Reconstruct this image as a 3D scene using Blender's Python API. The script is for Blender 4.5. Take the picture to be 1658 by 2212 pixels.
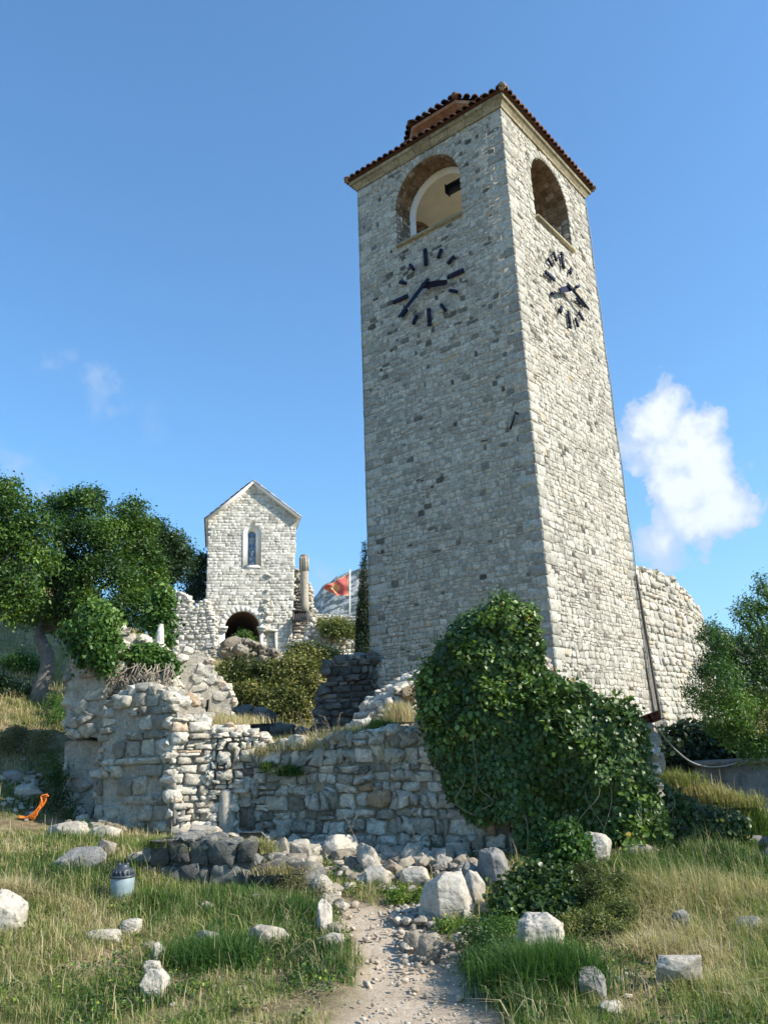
import bpy, bmesh, math, random
import numpy as np
from mathutils import Vector, Matrix
from mathutils.geometry import delaunay_2d_cdt

for o in list(bpy.data.objects):
    bpy.data.objects.remove(o)
scene = bpy.context.scene
COL = scene.collection

# ------------------------------------------------------------------ camera, sky, sun, exposure
FPX, PITCH, ROLL = 1742.8, .2813, -.0411
CX, CY = 829., 1106.
SUN_AZ, SUN_EL = math.radians(108), math.radians(35)
SKY_STRENGTH, SUN_STRENGTH, EXPOSURE = .122, 5.0, .80

_F = np.array([0, math.cos(PITCH), math.sin(PITCH)])
_R0 = np.array([1., 0, 0]); _U0 = np.cross(_R0, _F)
_R = math.cos(ROLL)*_R0 + math.sin(ROLL)*_U0
_U = -math.sin(ROLL)*_R0 + math.cos(ROLL)*_U0
EYE = np.array([0, 0, 1.6])
cam_d = bpy.data.cameras.new('camera'); cam = bpy.data.objects.new('camera', cam_d); COL.objects.link(cam)
M = Matrix.Identity(4)
for i in range(3):
    M[i][0] = _R[i]; M[i][1] = _U[i]; M[i][2] = -_F[i]; M[i][3] = EYE[i]
cam.matrix_world = M
cam_d.sensor_fit = 'VERTICAL'; cam_d.sensor_height = 24; cam_d.lens = 24*FPX/2212
cam_d.clip_start = .05; cam_d.clip_end = 20000
scene.camera = cam
scene.view_settings.view_transform = 'Standard'; scene.view_settings.look = 'None'
scene.view_settings.gamma = 1; scene.view_settings.use_curve_mapping = False
scene.view_settings.exposure = EXPOSURE
scene.cycles.max_bounces = 6; scene.cycles.diffuse_bounces = 3; scene.cycles.transparent_max_bounces = 6

def ray(x, y): return _F*FPX + _R*(x-CX) + _U*(CY-y)
def W(x, y, Y):
    d = ray(x, y); return EYE + d*Y/d[1]
def onp(x, y, P, n):
    d = ray(x, y); return EYE + d*(np.dot(np.asarray(P, float)-EYE, n)/np.dot(d, n))
def azv(deg):
    r = math.radians(deg); return np.array([math.sin(r), math.cos(r), 0.])
Z = np.array([0, 0, 1.])

world = bpy.data.worlds.new("World"); scene.world = world; world.use_nodes = True
wn, wl = world.node_tree.nodes, world.node_tree.links
wn.clear()
def wN(t, **k):
    n = wn.new(t)
    for a, b in k.items(): setattr(n, a, b)
    return n
def wmath(op, a, b=None, c=None, clamp=False):
    n = wN('ShaderNodeMath', operation=op, use_clamp=clamp)
    for i, v in enumerate((a, b, c)):
        if v is None: continue
        if isinstance(v, (int, float)): n.inputs[i].default_value = v
        else: wl.new(v, n.inputs[i])
    return n.outputs[0]
sky = wN('ShaderNodeTexSky', sky_type='NISHITA', sun_disc=False)
sky.sun_elevation = SUN_EL; sky.sun_rotation = SUN_AZ
sky.altitude = 200; sky.air_density = 1.1; sky.dust_density = .2; sky.ozone_density = 4.
tc = wN('ShaderNodeTexCoord')
nrm = wN('ShaderNodeVectorMath', operation='NORMALIZE'); wl.new(tc.outputs['Generated'], nrm.inputs[0])
DIR = nrm.outputs[0]
wnz = wN('ShaderNodeTexNoise'); wnz.inputs['Scale'].default_value = 13; wnz.inputs['Detail'].default_value = 9; wnz.inputs['Roughness'].default_value = .62; wl.new(DIR, wnz.inputs['Vector'])
wsub = wN('ShaderNodeVectorMath', operation='SUBTRACT'); wl.new(wnz.outputs['Color'], wsub.inputs[0]); wsub.inputs[1].default_value = (.5, .5, .5)
wsc = wN('ShaderNodeVectorMath', operation='SCALE'); wl.new(wsub.outputs[0], wsc.inputs[0]); wsc.inputs['Scale'].default_value = .14
wadd = wN('ShaderNodeVectorMath', operation='ADD'); wl.new(DIR, wadd.inputs[0]); wl.new(wsc.outputs[0], wadd.inputs[1]); WARP = wadd.outputs[0]
def lobe_max(lobes):
    cur = None
    for (px, py, r, s) in lobes:
        d = ray(px, py); d = d/np.linalg.norm(d)
        v = wN('ShaderNodeVectorMath', operation='DISTANCE'); wl.new(WARP, v.inputs[0]); v.inputs[1].default_value = tuple(d)
        q = wmath('MULTIPLY_ADD', v.outputs['Value'], -s*FPX*1.1/r, s)
        cur = q if cur is None else wmath('SMOOTH_MAX', cur, q, .25)
    return cur
def wnoise(scale, detail, rough, off=0.):
    n = wN('ShaderNodeTexNoise'); n.inputs['Scale'].default_value = scale; n.inputs['Detail'].default_value = detail
    n.inputs['Roughness'].default_value = rough
    a = wN('ShaderNodeVectorMath', operation='ADD'); wl.new(DIR, a.inputs[0]); a.inputs[1].default_value = (off, off*.7, off*1.3)
    wl.new(a.outputs[0], n.inputs['Vector']); return n.outputs['Fac']
def wramp(v, lo, hi, a=0., b=1.):
    n = wN('ShaderNodeMapRange', interpolation_type='SMOOTHSTEP'); wl.new(v, n.inputs[0])
    n.inputs[1].default_value = lo; n.inputs[2].default_value = hi; n.inputs[3].default_value = a; n.inputs[4].default_value = b
    return n.outputs[0]
n1 = wnoise(26, 9, .62, 3.1); n2 = wnoise(8, 4, .55, 9.)
core = lobe_max([(1405, 915, 95, 1.0), (1470, 965, 105, 1.15), (1510, 1030, 120, 1.25), (1560, 1065, 85, 1.0), (1600, 1095, 45, .7), (1530, 1110, 110, 1.05), (1440, 1155, 110, .74), (1395, 1195, 90, .6), (1345, 960, 60, .55), (1380, 1000, 60, .5)])
hole = lobe_max([(1372, 1068, 62, 1.), (1330, 1050, 60, .9)])
shp = wmath('ADD', wmath('SUBTRACT', core, wmath('MULTIPLY', wmath('MAXIMUM', hole, 0), .75)), wmath('MULTIPLY', wmath('SUBTRACT', n1, .5), .9))
a_main = wmath('MULTIPLY', wramp(shp, .13, .31), wramp(core, .12, .6, .6, 1.))
faint = lobe_max([(205, 830, 44, .9), (235, 868, 46, .8), (105, 788, 42, .6), (325, 920, 60, .4), (15, 1005, 60, .9), (50, 1050, 55, 1.), (700, 1235, 45, .9), (672, 1290, 60, .9), (80, 955, 40, .3)])
a_f = wmath('MULTIPLY', wramp(wmath('ADD', faint, wmath('MULTIPLY', wmath('SUBTRACT', n2, .5), .6)), .0, .9), .40)
alpha = wmath('MAXIMUM', a_main, a_f)
skyc = wN('ShaderNodeMix', data_type='RGBA', blend_type='MULTIPLY'); skyc.inputs[0].default_value = 1
wl.new(sky.outputs[0], skyc.inputs[6]); skyc.inputs[7].default_value = (SKY_STRENGTH*.62, SKY_STRENGTH*1.0, SKY_STRENGTH*1.16, 1)
cc = wN('ShaderNodeMix', data_type='RGBA')
wl.new(wramp(wmath('ADD', core, wmath('MULTIPLY', n1, .5)), .5, 1.15), cc.inputs[0])
cc.inputs[6].default_value = (.34, .41, .53, 1); cc.inputs[7].default_value = (.63, .65, .66, 1)  # grey to white: cloud shading painted by lobe density and noise
mx = wN('ShaderNodeMix', data_type='RGBA'); wl.new(alpha, mx.inputs[0]); wl.new(skyc.outputs[2], mx.inputs[6]); wl.new(cc.outputs[2], mx.inputs[7])
bg = wN('ShaderNodeBackground'); wl.new(mx.outputs[2], bg.inputs[0]); bg.inputs[1].default_value = 1
wo = wN('ShaderNodeOutputWorld'); wl.new(bg.outputs[0], wo.inputs[0])

sd = bpy.data.lights.new('sun', 'SUN'); sd.energy = SUN_STRENGTH; sd.angle = math.radians(.5); sd.color = (1, .93, .81)
sun = bpy.data.objects.new('sun', sd); COL.objects.link(sun); sun.location = (20, -5, 30)
sv = Vector((math.sin(SUN_AZ)*math.cos(SUN_EL), math.cos(SUN_AZ)*math.cos(SUN_EL), math.sin(SUN_EL)))
sun.rotation_euler = sv.to_track_quat('Z', 'Y').to_euler()

# ------------------------------------------------------------------ noise helpers
def _hash(ix, iy, iz, seed):
    h = (ix*374761393 + iy*668265263 + iz*2147483647 + seed*974634777) & 0xFFFFFFFF
    h = ((h ^ (h >> 13))*1274126177) & 0xFFFFFFFF
    return ((h ^ (h >> 16)) & 0xFFFFFF)/float(0xFFFFFF)
def vnoise(P, seed=0):
    P = np.asarray(P, float); i = np.floor(P).astype(np.int64); f = P-i; f = f*f*(3-2*f)
    r = 0
    for dx in (0, 1):
        for dy in (0, 1):
            for dz in (0, 1):
                w = (f[:, 0] if dx else 1-f[:, 0])*(f[:, 1] if dy else 1-f[:, 1])*(f[:, 2] if dz else 1-f[:, 2])
                r = r + w*_hash(i[:, 0]+dx, i[:, 1]+dy, i[:, 2]+dz, seed)
    return r
def fbm(P, seed=0, oct=4, rough=.5):
    P = np.asarray(P, float); s = 0; a = 1; t = 0
    for k in range(oct):
        s = s + a*vnoise(P*2**k + 17.3*k, seed+k); t += a; a *= rough
    return s/t
def fbm2(x, y, seed=0, oct=4, rough=.5):
    x = np.atleast_1d(x).astype(float); y = np.atleast_1d(y).astype(float)
    return fbm(np.stack([x.ravel(), y.ravel(), x.ravel()*0+.5], 1), seed, oct, rough).reshape(x.shape)
def sstep(a, b, x):
    t = np.clip((np.asarray(x)-a)/(b-a), 0, 1); return t*t*(3-2*t)

# ------------------------------------------------------------------ mesh accumulator
class Acc:
    def __init__(s): s.v = []; s.f = []; s.m = []; s.r = []; s.n = 0
    def add(s, v, faces, mat=0, rnd=.5):
        """v (N,3); faces: list of (K,3) / (K,4) index arrays; rnd scalar or per vertex"""
        v = np.asarray(v, float)
        for f in faces:
            f = np.asarray(f, np.int64)
            if len(f): s.f.append(f+s.n); s.m.append((len(f), mat))
        s.v.append(v); s.r.append(np.broadcast_to(np.asarray(rnd, float), (len(v),)).copy()); s.n += len(v)
    def box(s, c, dx, dy, dz, ax=None, mat=0, rnd=.5):
        """centre c, half sizes; ax = 3 axis vectors"""
        ax = np.eye(3) if ax is None else np.array(ax)
        q = np.array([[i, j, k] for i in (-1, 1) for j in (-1, 1) for k in (-1, 1)], float)*[dx, dy, dz]
        s.add(np.asarray(c)+q@ax, [[[0, 1, 3, 2], [4, 6, 7, 5], [0, 4, 5, 1], [2, 3, 7, 6], [0, 2, 6, 4], [1, 5, 7, 3]]], mat, rnd)
    def tube(s, pts, rad, n=7, mat=0, rnd=.5, cap=True):
        pts = np.asarray(pts, float); rad = np.broadcast_to(np.asarray(rad, float), (len(pts),))
        T = np.gradient(pts, axis=0); T /= np.linalg.norm(T, axis=1)[:, None]+1e-9
        ref = np.array([.3, .2, 1.]) if abs(T[0][2]) < .8 else np.array([1., .2, .1])
        V = []
        for p, t, r in zip(pts, T, rad):
            a = np.cross(t, ref); a /= np.linalg.norm(a); b = np.cross(t, a)
            th = np.arange(n)*2*math.pi/n
            V.append(p+r*(np.cos(th)[:, None]*a+np.sin(th)[:, None]*b))
        V = np.concatenate(V); F = []
        for k in range(len(pts)-1):
            for j in range(n):
                F.append([k*n+j, k*n+(j+1) % n, (k+1)*n+(j+1) % n, (k+1)*n+j])
        extra = []
        if cap:
            V = np.vstack([V, pts[0], pts[-1]]); c0 = len(V)-2; c1 = len(V)-1; L = (len(pts)-1)*n
            extra = [[c0, (j+1) % n, j] for j in range(n)]+[[c1, L+j, L+(j+1) % n] for j in range(n)]
        s.add(V, [F, extra] if cap else [F], mat, rnd)
    def data(s, origin=(0, 0, 0)):
        V = np.concatenate(s.v)-np.asarray(origin, float)
        me = bpy.data.meshes.new('m')
        tot = sum(len(f) for f in s.f); sizes = np.concatenate([np.full(len(f), f.shape[1]) for f in s.f])
        loops = np.concatenate([f.ravel() for f in s.f])
        me.vertices.add(len(V)); me.vertices.foreach_set('co', V.astype(np.float32).ravel())
        me.loops.add(len(loops)); me.loops.foreach_set('vertex_index', loops.astype(np.int32))
        me.polygons.add(tot); st = np.concatenate([[0], np.cumsum(sizes)[:-1]])
        me.polygons.foreach_set('loop_start', st.astype(np.int32))
        mi = np.concatenate([np.full(a, b) for a, b in s.m])
        me.polygons.foreach_set('material_index', mi.astype(np.int32))
        at = me.attributes.new('rnd', 'FLOAT', 'POINT'); at.data.foreach_set('value', np.concatenate(s.r).astype(np.float32))
        me.update(calc_edges=True); me.validate()
        return me

def tag(o, label=None, cat=None, group=None, kind=None):
    if label: o['label'] = label
    if cat: o['category'] = cat
    if group: o['group'] = group
    if kind: o['kind'] = kind
    elif cat: o['kind'] = 'thing'
    return o
def empty(name, loc, label, cat, group=None):
    o = bpy.data.objects.new(name, None); COL.objects.link(o); o.location = tuple(loc); o.empty_display_size = .2
    o['org'] = 0; del o['org']
    ORG[name_of(o)] = np.asarray(loc, float)
    return tag(o, label, cat, group)
ORG = {}
def name_of(o): return o.name
def build(acc, name, mats, parent=None, smooth=False, loc=None):
    org = ORG[name_of(parent)] if parent is not None else (np.asarray(loc, float) if loc is not None else np.zeros(3))
    me = acc.data(org); me.name = name
    for m in (mats if isinstance(mats, (list, tuple)) else [mats]): me.materials.append(m)
    if smooth: me.polygons.foreach_set('use_smooth', [True]*len(me.polygons))
    o = bpy.data.objects.new(name, me); COL.objects.link(o)
    if parent is not None: o.parent = parent; ORG[name_of(o)] = org
    else: o.location = tuple(org); ORG[name_of(o)] = org
    return o

# ------------------------------------------------------------------ materials
def new_mat(name):
    m = bpy.data.materials.new(name); m.use_nodes = True
    nt = m.node_tree; nt.nodes.clear()
    return m, nt, nt.nodes, nt.links
def ramp_node(N, stops, interp='LINEAR'):
    r = N.new('ShaderNodeValToRGB'); cr = r.color_ramp; cr.interpolation = interp
    while len(cr.elements) > 1: cr.elements.remove(cr.elements[-1])
    for i, (p, c) in enumerate(stops):
        e = cr.elements[0] if i == 0 else cr.elements.new(p)
        e.position = p; e.color = tuple(c)+(1,)
    return r
def stone_mat(name, stops, stain=(.12, .11, .08), stain_amt=.35, bump=.5, scale=9., bdist=.02, var=.48, rough=.92, moss=None):
    m, nt, N, L = new_mat(name)
    out = N.new('ShaderNodeOutputMaterial'); bs = N.new('ShaderNodeBsdfPrincipled'); L.new(bs.outputs[0], out.inputs[0])
    bs.inputs['Roughness'].default_value = rough; bs.inputs['Specular IOR Level'].default_value = .2
    at = N.new('ShaderNodeAttribute'); at.attribute_name = 'rnd'
    r = ramp_node(N, stops); L.new(at.outputs['Fac'], r.inputs[0])
    tc = N.new('ShaderNodeTexCoord')
    def noise(s, d=5, ro=.6):
        n = N.new('ShaderNodeTexNoise'); n.inputs['Scale'].default_value = s; n.inputs['Detail'].default_value = d; n.inputs['Roughness'].default_value = ro
        L.new(tc.outputs['Object'], n.inputs['Vector']); return n.outputs['Fac']
    a = noise(scale*1.7, 9, .75); mr = N.new('ShaderNodeMapRange'); L.new(a, mr.inputs[0])
    mr.inputs[1].default_value = .3; mr.inputs[2].default_value = .7; mr.inputs[3].default_value = 1-var; mr.inputs[4].default_value = 1+var*.7
    mul = N.new('ShaderNodeMix'); mul.data_type = 'RGBA'; mul.blend_type = 'MULTIPLY'; mul.inputs[0].default_value = 1
    L.new(r.outputs[0], mul.inputs[6]); L.new(mr.outputs[0], mul.inputs[7])
    b = noise(scale*.22, 6, .65); mb = N.new('ShaderNodeMapRange'); L.new(b, mb.inputs[0])
    mb.inputs[1].default_value = .52; mb.inputs[2].default_value = .72; mb.inputs[3].default_value = 0; mb.inputs[4].default_value = stain_amt
    mx = N.new('ShaderNodeMix'); mx.data_type = 'RGBA'; L.new(mb.outputs[0], mx.inputs[0]); L.new(mul.outputs[2], mx.inputs[6]); mx.inputs[7].default_value = tuple(stain)+(1,)
    pit = noise(scale*4.5, 5, .7); mp_ = N.new('ShaderNodeMapRange'); L.new(pit, mp_.inputs[0])
    mp_.inputs[1].default_value = .36; mp_.inputs[2].default_value = .44; mp_.inputs[3].default_value = .5; mp_.inputs[4].default_value = 1
    mm = N.new('ShaderNodeMix'); mm.data_type = 'RGBA'; mm.blend_type = 'MULTIPLY'; mm.inputs[0].default_value = 1; L.new(mx.outputs[2], mm.inputs[6]); L.new(mp_.outputs[0], mm.inputs[7])
    last = mm.outputs[2]
    if moss:
        c = noise(scale*.35, 8, .7); mc = N.new('ShaderNodeMapRange'); L.new(c, mc.inputs[0])
        mc.inputs[1].default_value = .56; mc.inputs[2].default_value = .66; mc.inputs[4].default_value = .7
        m2 = N.new('ShaderNodeMix'); m2.data_type = 'RGBA'; L.new(mc.outputs[0], m2.inputs[0]); L.new(last, m2.inputs[6]); m2.inputs[7].default_value = tuple(moss)+(1,)
        last = m2.outputs[2]
    L.new(last, bs.inputs['Base Color'])
    bn = N.new('ShaderNodeBump'); bn.inputs['Strength'].default_value = bump; bn.inputs['Distance'].default_value = bdist
    L.new(noise(scale*3.2, 8, .72), bn.inputs['Height']); L.new(bn.outputs[0], bs.inputs['Normal'])
    return m
def plain_mat(name, col, rough=.6, metal=0, spec=.4, noise_amt=.0, nscale=20):
    m, nt, N, L = new_mat(name)
    out = N.new('ShaderNodeOutputMaterial'); bs = N.new('ShaderNodeBsdfPrincipled'); L.new(bs.outputs[0], out.inputs[0])
    bs.inputs['Roughness'].default_value = rough; bs.inputs['Metallic'].default_value = metal; bs.inputs['Specular IOR Level'].default_value = spec
    tc = N.new('ShaderNodeTexCoord'); n = N.new('ShaderNodeTexNoise'); n.inputs['Scale'].default_value = nscale; n.inputs['Detail'].default_value = 5
    L.new(tc.outputs['Object'], n.inputs['Vector'])
    r = ramp_node(N, [(.3, [c*(1-noise_amt) for c in col]), (.7, [min(1, c*(1+noise_amt)) for c in col])])
    L.new(n.outputs['Fac'], r.inputs[0]); L.new(r.outputs[0], bs.inputs['Base Color'])
    return m
def leaf_mat(name, stops, trans=.28, rough=.45, spec=.35):
    m, nt, N, L = new_mat(name)
    out = N.new('ShaderNodeOutputMaterial'); bs = N.new('ShaderNodeBsdfPrincipled')
    bs.inputs['Roughness'].default_value = rough; bs.inputs['Specular IOR Level'].default_value = spec
    at = N.new('ShaderNodeAttribute'); at.attribute_name = 'rnd'
    r = ramp_node(N, stops); L.new(at.outputs['Fac'], r.inputs[0]); L.new(r.outputs[0], bs.inputs['Base Color'])
    tr = N.new('ShaderNodeBsdfTranslucent')
    br = N.new('ShaderNodeMix'); br.data_type = 'RGBA'; br.blend_type = 'MULTIPLY'; br.inputs[0].default_value = 1
    L.new(r.outputs[0], br.inputs[6]); br.inputs[7].default_value = (1.5, 1.6, .9, 1); L.new(br.outputs[2], tr.inputs[0])
    mx = N.new('ShaderNodeMixShader'); mx.inputs[0].default_value = trans
    L.new(bs.outputs[0], mx.inputs[1]); L.new(tr.outputs[0], mx.inputs[2]); L.new(mx.outputs[0], out.inputs[0])
    return m

M_TOWER = stone_mat('tower_stone', [(0, (.10, .09, .07)), (.07, (.18, .17, .14)), (.14, (.31, .29, .245)), (.5, (.45, .42, .35)), (.8, (.58, .54, .455)), (.9, (.50, .40, .28)), (1, (.72, .675, .585))], stain=(.32, .27, .20), stain_amt=.4, bump=.7, scale=7)
M_TMORT = stone_mat('tower_mortar', [(0, (.42, .395, .335)), (1, (.42, .395, .335))], stain=(.27, .22, .16), bump=.5, scale=10, stain_amt=.4)
M_QUOIN = stone_mat('quoin_stone', [(0, (.31, .30, .28)), (1, (.48, .46, .42))], bump=.4, scale=6, stain_amt=.2)
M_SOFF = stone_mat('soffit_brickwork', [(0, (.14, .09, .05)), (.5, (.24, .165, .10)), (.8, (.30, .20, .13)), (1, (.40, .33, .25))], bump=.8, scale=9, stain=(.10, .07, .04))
M_CHAP = stone_mat('chapel_ashlar', [(0, (.36, .335, .28)), (.2, (.50, .465, .395)), (.6, (.64, .60, .51)), (1, (.76, .71, .62))], bump=.6, scale=3, stain_amt=.15, stain=(.3, .26, .2))
M_CMORT = stone_mat('chapel_mortar', [(0, (.56, .52, .44)), (1, (.56, .52, .44))], bump=.5, scale=4, stain_amt=.2, stain=(.3, .26, .2))
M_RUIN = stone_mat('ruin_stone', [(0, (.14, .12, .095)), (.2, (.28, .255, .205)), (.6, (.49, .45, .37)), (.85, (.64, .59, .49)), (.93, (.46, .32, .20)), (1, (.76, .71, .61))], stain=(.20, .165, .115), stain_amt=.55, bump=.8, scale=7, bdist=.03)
M_RMORT = stone_mat('ruin_earth_mortar', [(0, (.42, .365, .275)), (1, (.42, .365, .275))], stain=(.17, .135, .085), stain_amt=.6, bump=1, scale=12, bdist=.03)
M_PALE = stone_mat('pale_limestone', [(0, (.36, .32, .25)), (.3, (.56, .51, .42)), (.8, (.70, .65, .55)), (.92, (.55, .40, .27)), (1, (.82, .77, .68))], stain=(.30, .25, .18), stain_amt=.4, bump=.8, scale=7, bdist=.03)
M_PMORT = stone_mat('pale_plaster', [(0, (.50, .455, .375)), (1, (.50, .455, .375))], stain=(.27, .22, .15), stain_amt=.55, bump=1, scale=9, bdist=.04)
M_DARK = stone_mat('dark_weathered_shaded_stone', [(0, (.08, .077, .07)), (.6, (.16, .155, .14)), (1, (.26, .25, .22))], stain=(.04, .045, .03), stain_amt=.6, bump=.8, scale=6, bdist=.04)  # dark for weathering, soot and joints, and for shade put into the colour
M_ROCK = stone_mat('boulder_limestone', [(0, (.21, .18, .14)), (.5, (.37, .325, .255)), (1, (.53, .475, .39))], stain=(.22, .17, .115), stain_amt=.7, bump=.55, scale=5, bdist=.03)
M_GRAV = stone_mat('path_gravel', [(0, (.38, .305, .22)), (1, (.60, .51, .40))], stain=(.3, .25, .19), bump=.6, scale=12)
M_GREY = stone_mat('boulder_grey_lichen', [(0, (.16, .15, .135)), (1, (.32, .30, .27))], stain=(.09, .08, .06), stain_amt=.6, bump=.9, scale=6, bdist=.03)
M_BROWN = stone_mat('boulder_brown', [(0, (.42, .30, .19)), (1, (.48, .36, .24))], stain=(.3, .22, .15), bump=.6, scale=8)
M_PLASTER = plain_mat('beige_plaster', (.66, .60, .48), .9, 0, .2, .08, 2)
M_WHITE = plain_mat('white_lime_render', (.80, .78, .73), .85, 0, .2, .05, 3)
M_CORN = stone_mat('cornice_sandstone', [(0, (.27, .22, .13)), (1, (.40, .34, .22))], stain=(.13, .10, .06), stain_amt=.6, bump=.4, scale=6)
M_TILE = stone_mat('terracotta_tile', [(0, (.06, .035, .025)), (.5, (.18, .075, .042)), (.8, (.27, .13, .08)), (1, (.42, .34, .27))], stain=(.06, .05, .04), stain_amt=.75, bump=.5, scale=9)
M_DRUM = stone_mat('drum_render', [(0, (.42, .21, .12)), (1, (.50, .32, .22))], stain=(.3, .16, .09), bump=.3, scale=4)
M_NAVY = plain_mat('navy_painted_metal', (.010, .012, .036), .6, .0, .2, .15, 8)
M_BLACK = plain_mat('black_steel', (.012, .012, .015), .5, .3, .4, .2, 8)
M_GLASS = plain_mat('leaded_glass', (.05, .10, .20), .12, .0, .8, .55, 3)
M_LEAD = plain_mat('lead_came', (.55, .58, .60), .4, .3, .5, .1, 5)
M_WOOD = plain_mat('weathered_grey_wood', (.09, .08, .072), .8, 0, .2, .25, 6)
M_RUST = plain_mat('rusty_steel', (.20, .065, .04), .8, .2, .3, .35, 14)
M_CABLE = plain_mat('grey_cable', (.22, .23, .23), .5, 0, .4, .1, 5)
M_ORANGE = plain_mat('orange_hose', (.85, .22, .025), .45, 0, .5, .08, 10)
M_JAR = plain_mat('milky_blue_plastic', (.24, .30, .31), .45, 0, .5, .08, 12)
M_JLID = plain_mat('charcoal_plastic', (.045, .055, .065), .4, 0, .5, .15, 10)
M_POLE = plain_mat('white_flagpole', (.82, .80, .76), .4, 0, .5, .03, 5)
M_FLAG = plain_mat('faded_red_cloth', (.50, .12, .11), .85, 0, .1, .18, 3)
M_GOLD = plain_mat('faded_gold_print', (.58, .36, .16), .85, 0, .1, .2, 5)
M_BARK = stone_mat('grey_bark', [(0, (.16, .14, .12)), (1, (.28, .26, .23))], stain=(.06, .05, .04), stain_amt=.7, bump=1, scale=10, bdist=.03)
M_TWIG = plain_mat('dry_twig', (.30, .25, .19), .9, 0, .2, .25, 9)
M_CONC = stone_mat('dark_concrete', [(0, (.20, .185, .16)), (1, (.26, .24, .21))], stain=(.10, .09, .08), bump=.5, scale=4, stain_amt=.5)

M_LTREE = leaf_mat('laurel_leaf', [(0, (.014, .034, .010)), (.35, (.038, .085, .016)), (.7, (.095, .175, .025)), (.92, (.21, .29, .04)), (1, (.34, .36, .06))])
M_LDARK = leaf_mat('oak_leaf', [(0, (.018, .034, .014)), (.5, (.035, .07, .022)), (1, (.09, .14, .04))])
M_IVY = leaf_mat('ivy_leaf', [(0, (.026, .05, .013)), (.4, (.068, .12, .024)), (.75, (.145, .23, .042)), (.955, (.30, .40, .11)), (.975, (.45, .36, .05)), (1, (.50, .33, .06))], trans=.22, rough=.42, spec=.45)
M_IVYL = leaf_mat('bright_ivy_leaf', [(0, (.03, .07, .015)), (.5, (.08, .16, .03)), (1, (.22, .32, .08))], trans=.25)
M_BUSH = leaf_mat('olive_bush_leaf', [(0, (.04, .055, .016)), (.4, (.10, .125, .03)), (.8, (.25, .26, .065)), (1, (.46, .37, .17))])
M_CYP = leaf_mat('cypress_leaf', [(0, (.010, .022, .010)), (1, (.045, .075, .028))], trans=.1)
M_RTREE = leaf_mat('willow_leaf', [(0, (.022, .05, .014)), (.5, (.06, .125, .028)), (.85, (.14, .25, .045)), (1, (.36, .40, .06))])
M_DRYL = leaf_mat('dry_shrub_leaf', [(0, (.08, .075, .03)), (.5, (.17, .16, .06)), (1, (.33, .29, .13))], trans=.15, rough=.8)
M_HERB = leaf_mat('bright_herb_leaf', [(0, (.06, .13, .025)), (1, (.16, .28, .05))])
M_GRASS = leaf_mat('meadow_grass_blade', [(0, (.50, .42, .26)), (.2, (.42, .35, .18)), (.38, (.25, .26, .085)), (.58, (.13, .20, .04)), (.8, (.06, .135, .025)), (1, (.022, .06, .015))], trans=.3, rough=.55, spec=.25)

# ------------------------------------------------------------------ stone masonry
def clip_half(poly, nx, ny, c):
    out = []; n = len(poly)
    for i in range(n):
        ax, ay = poly[i]; bx, by = poly[(i+1) % n]
        da = nx*ax+ny*ay-c; db = nx*bx+ny*by-c
        if da <= 0: out.append((ax, ay))
        if (da < 0 < db) or (db < 0 < da):
            t = da/(da-db); out.append((ax+(bx-ax)*t, ay+(by-ay)*t))
    return out
def voronoi(u0, u1, v0, v1, sw, sh, jit, rng, sizevar=.25, inside=None):
    k = sw/sh; pts = []
    nr = max(1, int((v1-v0)/sh)+1)
    for r in range(-1, nr+1):
        v = v0+(r+.5)*sh; u = u0-sw+rng.uniform(0, sw)
        while u < u1+sw:
            w = sw*rng.uniform(1-sizevar*1.6, 1+sizevar*2)
            if rng.random() > .06*sizevar*4: pts.append((u+w/2, v+rng.gauss(0, 1)*jit*sh))
            u += w
    P = np.array(pts); P[:, 0] += np.array([rng.gauss(0, jit*sw*.4) for _ in pts])
    # clumps merge here and there: remove points to give big stones
    keep = np.array([rng.random() > sizevar*.22 for _ in pts]); P = P[keep]
    S = P*[1, k]; cells = []
    for i in range(len(P)):
        if inside is not None and not inside(P[i, 0], P[i, 1]): continue
        if not (u0 <= P[i, 0] <= u1 and v0 <= P[i, 1] <= v1): continue
        d = ((S-S[i])**2).sum(1); idx = np.argsort(d)[1:16]
        x, y = S[i]; R = sw*1.6
        poly = [(x-R, y-R), (x+R, y-R), (x+R, y+R), (x-R, y+R)]
        for j in idx:
            qx, qy = S[j]; nx, ny = qx-x, qy-y
            poly = clip_half(poly, nx, ny, nx*(x+qx)/2+ny*(y+qy)/2)
            if len(poly) < 3: break
        if len(poly) < 3: continue
        q = np.array(poly)/[1, k]
        q[:, 0] = np.clip(q[:, 0], u0, u1); q[:, 1] = np.clip(q[:, 1], v0, v1)
        cells.append(q)
    return cells
def rows(u0, u1, v0, v1, h, w, rng, jit=.08, inside=None, hv=.3, wv=.5):
    cells = []; v = v0
    while v < v1-.02:
        hh = min(h*rng.uniform(1-hv, 1+hv), v1-v)
        u = u0-rng.uniform(0, w)
        while u < u1:
            ww = w*rng.uniform(1-wv, 1+wv); a, b = max(u, u0), min(u+ww, u1); u += ww
            if b-a < .03: continue
            parts = [(v, v+hh)] if rng.random() > .08 else [(v, v+hh/2), (v+hh/2, v+hh)]
            for (p, q) in parts:
                if inside is not None and not inside((a+b)/2, (p+q)/2): continue
                J = lambda s: rng.uniform(-jit, jit)*s
                cells.append(np.array([(a+J(hh), p+J(hh)), (b+J(hh), p+J(hh)), (b+J(hh), q+J(hh)), (a+J(hh), q+J(hh))]))
        v += hh
    return cells
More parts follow.
